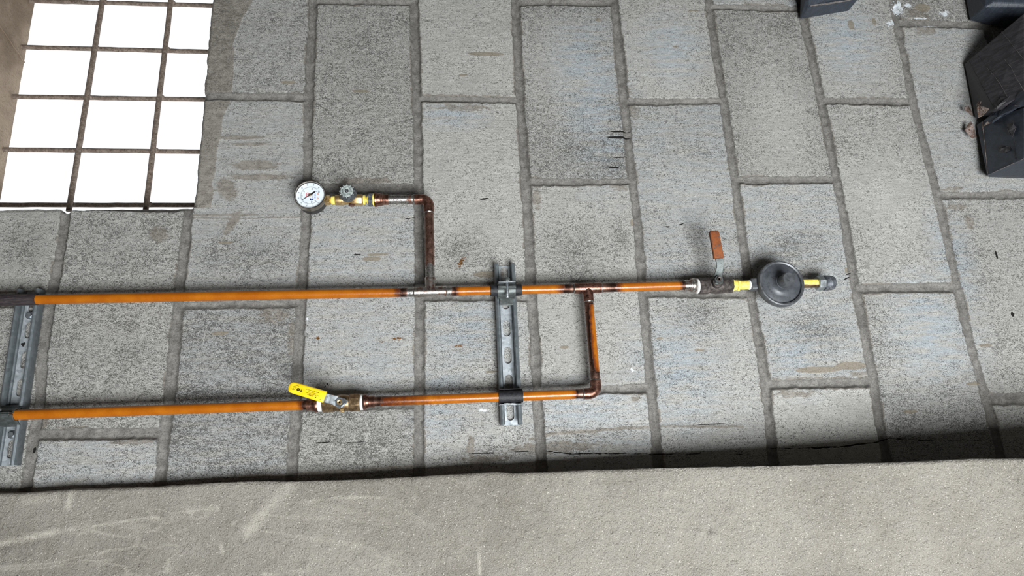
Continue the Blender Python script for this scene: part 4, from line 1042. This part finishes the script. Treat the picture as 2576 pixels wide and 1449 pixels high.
# ================================================================== yellow lever ball valve
def yellow_valve():
    ua, ub = ux(812, 1017), ux(906, 1013); X = (1, 0, 0); vc = VL
    sc_ = at(855, 1012, 0.058)
    t = thing('ball_valve', (sc_.x, vc, NP), 'brass ball valve with yellow vinyl lever handle on the lower orange pipe', 'valve')
    w0 = ux(799, 1017); w1 = ux(915, 1013)
    MB().lathe((w0, vc, NP), X, [(0, 0.0112), (0.001, 0.0126), (ua - w0 - 0.001, 0.0126), (ua - w0, 0.011)], 32).build('thread_tape', 'white_tape', t)
    MB().lathe((ub, vc, NP), X, [(0, 0.0112), (0.0008, 0.0126), (0.0045, 0.0124), (w1 - ub, 0.0105)], 32).build('thread_tape', 'white_tape', t)
    b = MB(); L_ = ub - ua
    b.ngon((ua, vc, NP), X, 8, 0.0146, 0, 0.018, math.radians(22.5), 0.001)
    b.ngon((ua, vc, NP), X, 8, 0.0146, L_ - 0.0165, L_, math.radians(22.5), 0.001)
    b.lathe((ua, vc, NP), X, [(0.016, 0.0115), (0.020, 0.0128), (0.030, 0.0136), (0.040, 0.0128), (L_ - 0.015, 0.0112)], 36)
    b.lathe((sc_.x, vc, NP), (0, 0, 1), [(0.006, 0.0075), (0.018, 0.0072), (0.0185, 0.006)], 28)
    b.build('body', 'old_brass', t, bevel=0.0003)
    MB().box((sc_.x + 0.001, vc - 0.0125, NP + 0.006), (0.003, 0.0025, 0.004)).build('stop', 'brass', t, bevel=0.0004)
    # lever: stem end, neck that steps out, vinyl grip
    z = 0.0555
    # lever plate outline measured on the picture at the lever's level
    def Q(x, y, zz): return at(x, y, zz)
    LL = [(811, 1011), (818, 1013), (828, 1015), (836, 1018), (845, 1023), (853, 1028), (864, 1023)]
    RR_ = [(817, 989), (824, 990), (834, 993), (843, 995), (856, 999), (868, 1003), (876, 1009)]
    hi = [0.0640, 0.0640, 0.0615, 0.0575, 0.0555, 0.0552, 0.0552]
    m = MB(); vs = []; fs = []
    for a_, b_, z_ in zip(LL, RR_, hi):
        pa, pb = Q(*a_, z_), Q(*b_, z_); vs += [pa, pb, pb - Vector((0, 0, .002)), pa - Vector((0, 0, .002))]
    for i in range(len(hi) - 1):
        for j in range(4): j2 = (j + 1) % 4; fs.append((i * 4 + j, i * 4 + j2, i * 4 + 4 + j2, i * 4 + 4 + j))
    fs += [(3, 2, 1, 0), tuple(range(len(vs) - 4, len(vs)))]
    m.add(vs, fs); lo = m.build('lever', 'steel', t, bevel=0.0004, angle=50)
    # grip: rounded slab
    A = Q(818, 999, 0.0655); B = Q(727.5, 972, 0.0655)
    d = (B - A); Lg = d.length; d.normalize(); q = Vector((-d.y, d.x, 0)); gw = 0.0094
    g = MB(); secs = []
    for i, (tt, wv, hh) in enumerate([(0, 0.96,   .0030), (0.02, 1.0, .0036), (0.3, 0.99, .0038), (0.6, 0.97, .0038), (0.85, 0.96, .0037), (0.93, 0.90, .0035), (0.975, 0.72, .0026), (1.0, 0.42, .0019)]):
        for x, y in rrect(gw * wv, hh, hh * 0.98, 5):
            secs.append(A + d * Lg * tt + q * x + Vector((0, 0, y)))
    kk = len(rrect(1, 1, .5, 5)); fs = []
    for i in range(7):
        for j in range(kk):
            j2 = (j + 1) % kk; fs.append((i * kk + j, i * kk + j2, (i + 1) * kk + j2, (i + 1) * kk + j))
    fs += [tuple(range(kk)), tuple(reversed(range(7 * kk, 8 * kk)))]
    g.add(secs, fs); go = g.build('grip', 'yellow_vinyl', lo, angle=50)
    # print on the grip: it is upside down in the picture, its baseline runs from the neck to the tip
    zz = 0.0655 + 0.0031
    def G(s_, c_): return A + d * Lg * s_ + q * c_ * 0.001 + Vector((0, 0, 0.0039))
    ex = d; ey = -q if (d.cross(-q)).z > 0 else q
    sgn = 1 if ey.dot(q) > 0 else -1
    L = lambda s_, c_: A + d * Lg * s_ + ey * c_ * 0.001 + Vector((0, 0, 0.0039))
    text('1/2', 0.0019, L(0.08, -5.2 + 11), ex, ey, 'ink', go)
    text('coflex', 0.0042, L(0.37, 4.2), ex, ey, 'ink', go, extra=1.0)
    text('BALL VALVE 600 WOG 4 MPa', 0.0016, L(0.33, 1.7), ex, ey, 'ink', go)
    text('5 PSI  B.LP G 1/2 GAS', 0.0017, L(0.33, -0.4), ex, ey, 'ink', go)
    text('valvula certificada para gas', 0.0021, L(0.36, -3.0), ex, ey, 'ink', go)
    text('150 psi', 0.0016, L(0.77, -4.2), ex, ey, 'ink', go)
    text('gas LP', 0.0016, L(0.68, -0.6), ex, ey, 'ink', go)
    text('LISTED', 0.0016, L(0.86, 2.8), ex, ey, 'ink', go)
    def ring(c_, r0, r1, n=26):
        vs = []; fs = []
        for i in range(n):
            a = 2 * math.pi * i / n
            for r in (r0, r1): vs.append(c_ + ex * r * math.cos(a) + ey * r * math.sin(a) + Vector((0, 0, .0001)))
        for i in range(n): j = (i + 1) % n; fs.append((2 * i, 2 * i + 1, 2 * j + 1, 2 * j))
        return vs, fs
    for args in ((L(0.83, -0.6), .0022, .0026), (L(0.725, 1.1), .0006, .0025), (L(0.22, 5.0), .0005, .0015, 3), (L(0.64, 1.9), .0006, .0021, 4)):
        MB().add(*ring(*args)).build('print_mark', 'ink', go, smooth=False)
    text('UL', 0.0024, L(0.83, -0.6), ex, ey, 'ink', go)
    # nut on the stem
    s2 = at(855, 1012, 0.0565)
    MB().ngon((s2.x, s2.y, 0.0545), (0, 0, 1), 6, 0.0078, 0, 0.0045, 0.25, 0.001).build('nut', 'steel', lo)
    MB().lathe((s2.x, s2.y, 0.0545), (0, 0, 1), [(0, 0.0040), (0.0062, 0.0040), (0.0066, 0.0036), (0.0058, 0.0016), (0.0045, 0.0014)], 26).build('stem_end', 'brass', lo)
yellow_valve()

# ================================================================== dark iron ball valve with rusty lever
def iron_valve():
    vc = at(1790, 718, 0.036).y; X = (1, 0, 0); ua, ub = ux(1756, 718), ux(1841, 717)
    t = thing('ball_valve', (ux(1806, 705), vc, NP), 'dark iron ball valve with upright lever and rusty orange grip', 'valve')
    w0 = ux(1738, 718)
    MB().lathe((w0 + 0.008, vc, NP), X, [(0, 0.0118), (0.001, 0.0136), (ua - w0 - 0.009, 0.0134), (ua - w0 - 0.007, 0.0115)], 32).build('thread_tape', 'white_tape', t)
    b = MB(); L_ = ub - ua
    b.ngon((ua, vc, NP), X, 8, 0.0148, 0.0, 0.019, math.radians(22.5), 0.0012)
    b.lathe((ua, vc, NP), X, [(0.018, 0.012), (0.024, 0.0138), (0.034, 0.0146), (0.044, 0.0138), (0.050, 0.012), (L_ - 0.002, 0.0118)], 36)
    b.ngon((ua, vc, NP), X, 6, 0.0138, L_ - 0.018, L_, math.radians(0), 0.0012)
    s2 = at(1808, 703, 0.058)
    b.lathe((s2.x, vc, NP), (0, 0, 1), [(0.006, 0.009), (0.019, 0.0085), (0.0195, 0.007)], 28)
    b.build('body', 'black_iron', t, bevel=0.0004)
    # lever: plate at the stem, neck bending out, then the grip
    secs = [((1809, 714), .0068, .0545), ((1808, 704), .0082, .0545), ((1807, 694), .0076, .0550), ((1809, 684), .0068, .0560), ((1812, 672), .0064, .0600), ((1812, 660), .0068, .0635), ((1809, 648), .0070, .0655)]
    m = MB(); vs = []; fs = []
    for (x, y), w, z in secs:
        c = at(x, y, z)
        for dx, dz in ((-w, 0), (w, 0), (w, -.0026), (-w, -.0026)): vs.append(c + Vector((dx, 0, dz)))
    for i in range(len(secs) - 1):
        for j in range(4): j2 = (j + 1) % 4; fs.append((i * 4 + j, i * 4 + j2, i * 4 + 4 + j2, i * 4 + 4 + j))
    fs += [(3, 2, 1, 0), tuple(range(len(vs) - 4, len(vs)))]
    m.add(vs, fs); lo = m.build('lever', 'grey_steel', t, bevel=0.0007)
    # grip
    A, B = at(1808, 650, .0665), at(1795, 581, .0665); d = (B - A); Lg = d.length; d.normalize(); q = Vector((-d.y, d.x, 0))
    g = MB(); vs = []; fs = []
    prof = [(0, 0.0080, .003), (0.02, 0.0088, .0036), (0.5, 0.0086, .0038), (0.9, 0.0084, .0036), (0.97, 0.0078, .0032), (1.0, 0.0064, .0022)]
    for tt, w, h in prof:
        for x, y in rrect(w, h, 0.0016, 3): vs.append(A + d * Lg * tt + q * x + Vector((0, 0, y)))
    kk = len(rrect(1, 1, .3, 3))
    for i in range(len(prof) - 1):
        for j in range(kk): j2 = (j + 1) % kk; fs.append((i * kk + j, i * kk + j2, (i + 1) * kk + j2, (i + 1) * kk + j))
    fs += [tuple(range(kk)), tuple(reversed(range((len(prof) - 1) * kk, len(prof) * kk)))]
    g.add(vs, fs); g.build('grip', 'rust_grip', lo, angle=40)
    MB().ngon((s2.x, s2.y, 0.0545), (0, 0, 1), 6, 0.0078, 0, 0.0055, 0.2, 0.001).build('nut', 'grey_steel', lo)
    MB().lathe((s2.x, s2.y, 0.0545), (0, 0, 1), [(0, 0.0044), (0.0072, 0.0044), (0.0076, 0.0040), (0.0066, 0.0018), (0.0055, 0.0016)], 26).build('stem_end', 'black_iron', lo)
    return vc, ub
VR, UBV = iron_valve()

# ================================================================== gas regulator
def regulator():
    c = at(1967, 712, 0.052); k = (at(1977, 712, 0.052) - c).x / 10; R_ = 57.0 * k
    t = thing('gas_regulator', (c.x, c.y, 0.012), 'round dark grey gas regulator with a raised centre cap', 'gas regulator')
    o = Vector((c.x, c.y, 0)); Z = (0, 0, 1)
    X = (1, 0, 0)
    n0, n1 = UBV, ux(1893, 716)
    ny = MB()
    ny.lathe((n0 - 0.001, VR, NP), X, [(0, 0.008), (0.001, 0.0108), (0.0035, 0.0110), (0.0045, 0.0090), (0.009, 0.0092)], 30)
    ny.ngon((n0, VR, NP), X, 6, 0.0102, 0.0088, 0.0135, 0.0, 0.0006)
    ny.lathe((n0, VR, NP), X, [(0.0135, 0.0066), (0.015, 0.0078), (n1 - n0 - 0.008, 0.0080), (n1 - n0 - 0.006, 0.0078)], 28)
    ny.build('inlet_nipple', 'yellow_tape', t)
    MB().lathe((n1 - 0.0085, VR, NP), X, [(0, 0.0078), (0.0008, 0.0088), (0.0070, 0.0088), (0.0080, 0.0080)], 28).build('thread_tape', 'white_tape', t)
    MB().box((0.5 * (n1 + c.x) - 0.003, VR, NP), (0.5 * (c.x - n1) + 0.0025, 0.0095, 0.0095)).build('inlet_port', 'regulator_rim', t, bevel=0.0012)
    MB().lathe(o, Z, [(0.012, 0.0), (0.012, 0.016), (0.024, 0.018), (0.036, R_ * 0.86), (0.040, R_ * 0.93)], 60).build('housing', 'regulator', t)
    MB().lathe(o, Z, [(0.038, R_ * 0.90), (0.038, R_ * 0.98), (0.0400, R_), (0.0500, R_ * 1.0), (0.0525, R_ * 0.98), (0.0532, R_ * 0.93), (0.0520, R_ * 0.87), (0.0480, R_ * 0.855), (0.048, R_ * 0.80)], 80).build('rim', 'regulator_rim', t)
    MB().lathe(o, Z, [(0.044, R_ * 0.87), (0.0480, R_ * 0.865), (0.0490, R_ * 0.80), (0.0500, R_ * 0.60), (0.0515, R_ * 0.45), (0.0550, R_ * 0.345), (0.0590, R_ * 0.315), (0.0595, 0.0)], 72).build('cover', 'regulator', t)
    MB().lathe(o, Z, [(0.055, R_ * 0.29), (0.0790, R_ * 0.275), (0.0802, R_ * 0.255), (0.0804, 0.0)], 48).build('centre_cap', 'regulator_rim', t)
    # faint raised casting marks on the cover
    for a0, txt in ((215, 'REGULADOR'), ):
        for i, ch in enumerate(txt):
            a = math.radians(a0 - i * 10.5); d = Vector((math.cos(a), math.sin(a), 0)); p = o + d * R_ * 0.60 + Vector((0, 0, 0.0500))
            text(ch, 0.0050, p, (-math.sin(a), math.cos(a), 0), -d, 'regulator', t, thick=0.0003)
    u0, u1 = c.x + R_ * 0.5, ux(2058, 713)
    vo = at(2045, 713, NP).y
    MB().lathe((u0, vo, NP), X, [(0, 0.0078), (u1 - u0, 0.0078)], 28).build('outlet_nipple', 'old_brass', t)
    m = MB(); m.lathe((c.x + R_ * 0.8, vo + 0.0006, NP + 0.0012), X, [(0, 0.0070), (u1 - c.x - R_ * 0.8 - 0.002, 0.0072)], 28); m.build('thread_tape', 'yellow_tape', t)
    uc = ux(2054, 713); ud = ux(2072, 713); ue = ux(2097, 713)
    MB().ngon((uc, vo + 0.0004, NP), X, 6, 0.0134, 0, ud - uc, 0.35, 0.001).build('nut', 'steel', t)
    MB().lathe((ud - 0.0005, vo + 0.0004, NP), X, [(0, 0.0128), (0.001, 0.0138), (0.008, 0.0136), (0.0085, 0.0130), (0.0095, 0.0134), (0.0150, 0.0128), (ue - ud, 0.0112), (ue - ud + 0.0008, 0.0070)], 40).build('end_cap', 'dark_nut', t)
regulator()

# ================================================================== dark cartons stacked by the floor (top right of the picture)
def hull(pts, name, mat, parent, bevel=0.0015, sub=True):
    bm = bmesh.new(); off = parent_world(parent)
    for p in pts: bm.verts.new(W(p) - off)
    r = bmesh.ops.convex_hull(bm, input=bm.verts)
    junk = [g for g in r.get('geom_interior', []) + r.get('geom_unused', []) if isinstance(g, bmesh.types.BMVert)]
    if junk: bmesh.ops.delete(bm, geom=list(set(junk)), context='VERTS')
    bmesh.ops.dissolve_limit(bm, angle_limit=math.radians(3), verts=bm.verts, edges=bm.edges)
    me = bpy.data.meshes.new(name); bm.to_mesh(me); bm.free(); me.materials.append(M[mat])
    o = bpy.data.objects.new(name, me); C.objects.link(o); o.parent = parent
    b = o.modifiers.new('bevel', 'BEVEL'); b.width = bevel; b.segments = 2; b.limit_method = 'ANGLE'
    return o
def scrap(pts, mat, parent, name='torn_flap', lift=0.002, seed=1):
    """crumpled torn sheet: fan of points with thickness"""
    rs = random.Random(seed); P = [at(x, y, n) for x, y, n in pts]; c = sum(P, Vector()) / len(P) * 0.4 + P[seed % len(P)] * 0.6 + Vector((0, 0, lift))
    ring = []
    for i in range(len(P)):
        a, b = P[i], P[(i + 1) % len(P)]
        for t_ in (0, .33, .66): ring.append(a.lerp(b, t_) + Vector(((rs.random() - .5) * .0025, (rs.random() - .5) * .0025, (rs.random() - .3) * .003)))
    inner = [c.lerp(r, 0.55) + Vector((0, 0, (rs.random() - .3) * .004)) for r in ring]
    n = len(ring); vs = ring + inner + [c]; k = len(vs); th = Vector((0, 0, -0.0008))
    fs = []
    for i in range(n):
        j = (i + 1) % n; fs += [(i, j, n + j, n + i), (n + i, n + j, 2 * n)]
    full = vs + [v + th for v in vs]; f2 = fs + [tuple(reversed([q_ + k for q_ in f_])) for f_ in fs] + [(i, i + k, (i + 1) % n + k, (i + 1) % n) for i in range(n)]
    return MB().add(full, f2).build(name, mat, parent, smooth=False)
def seam(pts, r, mat, parent, name, seed=0):
    rs = random.Random(seed); P = [at(*p) for p in pts]; out = []
    for a, b in zip(P[:-1], P[1:]):
        for i in range(6): out.append(a.lerp(b, i / 6) + Vector(((rs.random() - .5) * .0012, (rs.random() - .5) * .0012, 0)))
    out.append(P[-1]); rr = [r * (0.5 + rs.random()) for _ in out]
    return MB().tube(out, rr, 6).build(name, mat, parent)

UF = H - 0.001
def ext(p, q, u):   # extend the line p -> q to u
    t_ = (u - p.x) / (q.x - p.x); return p.lerp(q, t_)
b1 = thing('cardboard_box', (UF, 0.75, 0.06), 'black cardboard box with diagonal creases and torn corner, above the slate blue box', 'box')
A = at(2437, 152, .018); B = at(2576, 33, .110); D = at(2502, 275, .075); E_ = at(2576, 240, .115); F = at(2464, 289, .018)
Bx = Vector((UF, B.y, B.z)); Ex = Vector((UF, E_.y, E_.z))
G1 = [A, B, E_, Bx, D, Ex, F, Vector((A.x, A.y, .006)), Vector((F.x, F.y, .006)), Vector((UF, Bx.y, .006)), Vector((UF, E_.y + 0.012, .006)), Vector((UF, Ex.y, Ex.z))]
hull(G1, 'carton', 'black_card', b1)
b2 = thing('cardboard_box', (UF, 0.64, 0.06), 'slate blue cardboard box with torn hole, below the black creased box', 'box')
a = at(2470, 305, .020); d_ = at(2483, 441, .024); c_ = at(2576, 398, .105); b_ = at(2576, 270, .105); q_ = at(2576, 458, .006); q0 = at(2487, 446, .006)
cx, bx = Vector((UF, c_.y, c_.z)), Vector((UF, b_.y, b_.z))
cx.z = min(cx.z, .15); bx.z = min(bx.z, .15)
G2 = [a, d_, c_, b_, cx, bx, Vector((a.x, a.y, .006)), q0, Vector((UF, q_.y - 0.004, .006)), Vector((UF, bx.y, .006))]
hull(G2, 'carton', 'slate_card', b2)
# torn paper, creases and tape
def on(p3, n3, x, y, lift=0.0006):
    """picture point projected on the plane through p3 with normal n3"""
    dd = R3 @ Vector(((x - 1288) / FPX, -(y - 724.5) / FPX, -1)); nn = Vector(n3)
    t_ = (Vector(p3) - CP).dot(nn) / dd.dot(nn); return CP + dd * t_ - dd.normalized() * lift
def plane(p, q, r): return (q - p).cross(r - p).normalized()
n1_ = plane(A, B, D); n2_ = plane(a, d_, c_)
def seam_on(p3, n3, pts, r, mat, parent, name, seed=0):
    rs = random.Random(seed); P = [on(p3, n3, *q) for q in pts]; out = []
    for s0, s1 in zip(P[:-1], P[1:]):
        for i in range(6): out.append(s0.lerp(s1, i / 6) + Vector(((rs.random() - .5) * .001, (rs.random() - .5) * .001, 0)))
    out.append(P[-1]); return MB().tube(out, [r * (0.35 + rs.random()) for _ in out], 6).build(name, mat, parent)
seam_on(A, n1_, [(2484, 172), (2500, 190), (2518, 214), (2536, 246)], .0003, 'pale_edge', b1, 'crease', 1)
seam_on(A, n1_, [(2462, 140), (2480, 165), (2500, 186)], .0003, 'black_card', b1, 'crease', 2)
seam_on(A, n1_, [(2528, 150), (2545, 172), (2556, 196), (2576, 228)], .0003, 'pale_edge', b1, 'crease', 3)
seam_on(A, n1_, [(2520, 80), (2550, 118), (2580, 155)], .0003, 'pale_edge', b1, 'crease', 4)
seam_on(A, n1_, [(2438, 154), (2470, 215), (2500, 272)], .0003, 'ink', b1, 'crease', 5)
seam_on(a, n2_, [(2471, 305), (2477, 360), (2484, 436)], .0006, 'torn_card', b2, 'worn_lit_edge', 6)
seam_on(a, n2_, [(2486, 440), (2530, 420), (2576, 399)], .0008, 'pale_edge', b2, 'worn_lit_edge', 7)  # pale strip: highlight along the lower edge put into the colour
seam_on(a, n2_, [(2555, 350), (2552, 372), (2556, 400)], .0005, 'ink', b2, 'crease', 8)
def flap_on(p3, n3, pts, mat, parent, lift=0.003, seed=1, name='torn_flap'):
    rs = random.Random(seed); P = [on(p3, n3, x, y, 0.0008) for x, y in pts]; nn = Vector(n3);
    if nn.z < 0: nn = -nn
    c = sum(P, Vector()) / len(P) * 0.45 + P[seed % len(P)] * 0.55 + nn * lift; ring = []
    for i in range(len(P)):
        s0, s1 = P[i], P[(i + 1) % len(P)]
        for t_ in (0, .5): ring.append(s0.lerp(s1, t_) + nn * rs.random() * lift)
    n = len(ring); inner = [c.lerp(r, .5) + nn * (rs.random() - .4) * lift for r in ring]; vs = ring + inner + [c]; k = len(vs)
    fs = []
    for i in range(n): j = (i + 1) % n; fs += [(i, j, n + j, n + i), (n + i, n + j, 2 * n)]
    full = vs + [v - nn * 0.0007 for v in vs]
    return MB().add(full, fs + [tuple(reversed([q2 + k for q2 in f2])) for f2 in fs] + [(i, i + k, (i + 1) % n + k, (i + 1) % n) for i in range(n)]).build(name, mat, parent, smooth=False)
flap_on(A, n1_, [(2457, 266), (2461, 258), (2470, 256), (2464, 263), (2462, 274), (2476, 280), (2490, 275), (2478, 288), (2463, 297)], 'torn_card', b1, .004, 3)
flap_on(A, n1_, [(2500, 262), (2520, 245), (2540, 242), (2534, 258), (2510, 278)], 'black_card', b1, .005, 4)
flap_on(a, n2_, [(2476, 318), (2492, 300), (2512, 288), (2500, 306)], 'torn_card', b2, .003, 5)
flap_on(a, n2_, [(2480, 305), (2515, 275), (2550, 240), (2590, 225), (2590, 262), (2540, 285), (2500, 312)], 'slate_card', b2, .006, 6)
flap_on(a, n2_, [(2546, 266), (2576, 258), (2576, 266), (2556, 270)], 'torn_card', b2, .008, 7)
flap_on(a, n2_, [(2512, 372), (2524, 366), (2540, 368), (2544, 378), (2530, 384), (2516, 382)], 'black_card', b2, .003, 8)
flap_on(a, n2_, [(2534, 310), (2548, 305), (2556, 320), (2550, 345), (2538, 335)], 'black_card', b2, .003, 9)
scrap([(2424, 272, .012), (2432, 266, .016), (2444, 278, .02), (2446, 292, .018), (2436, 286, .014)], 'torn_card', b1, seed=11)
scrap([(2426, 328, .010), (2440, 306, .016), (2450, 318, .02), (2456, 346, .018), (2444, 346, .012)], 'torn_card', b2, seed=12)

b3 = thing('cardboard_box', (UF, 1.0, 0.05), 'dark box whose curled lower edge shows in the top right corner', 'box')
p = at(2478, 18, .06); q2 = at(2500, 4, .07); r2 = at(2576, 16, .13); s2 = at(2478, -60, .06); r3 = Vector((UF, at(2576, 14, .13).y, .13))
hull([p, q2, r3, s2, Vector((p.x + .01, p.y + 0.01, .006)), Vector((UF, r3.y, .006)), Vector((UF, s2.y + .1, .006)), Vector((s2.x, s2.y + .05, .006)), Vector((UF, r3.y + .1, r3.z))], 'carton', 'slate_card', b3, .003)
b4 = thing('cardboard_box', at(2100, -60, .03), 'dark box corner with pale edge poking in at the top, left of the corner box', 'box')
p = at(2035, 17, .045); q3 = at(2025, -6, .045); r4 = at(2160, -4, .045); s4 = at(2060, 10, .075)
hull([p, q3, r4, at(2020, -120, .045), at(2230, -120, .045), at(2040, -60, .10), at(2150, -30, .08), Vector((p.x, p.y, .006)), Vector((r4.x, r4.y, .006)), at(2020, -120, .006), at(2230, -120, .006)], 'carton', 'slate_card', b4, .002)
seam([(2038, 15, .048), (2080, 9, .048), (2120, 3, .048), (2170, -6, .048)], .0016, 'pale_edge', b4, 'pale_edge', 21)
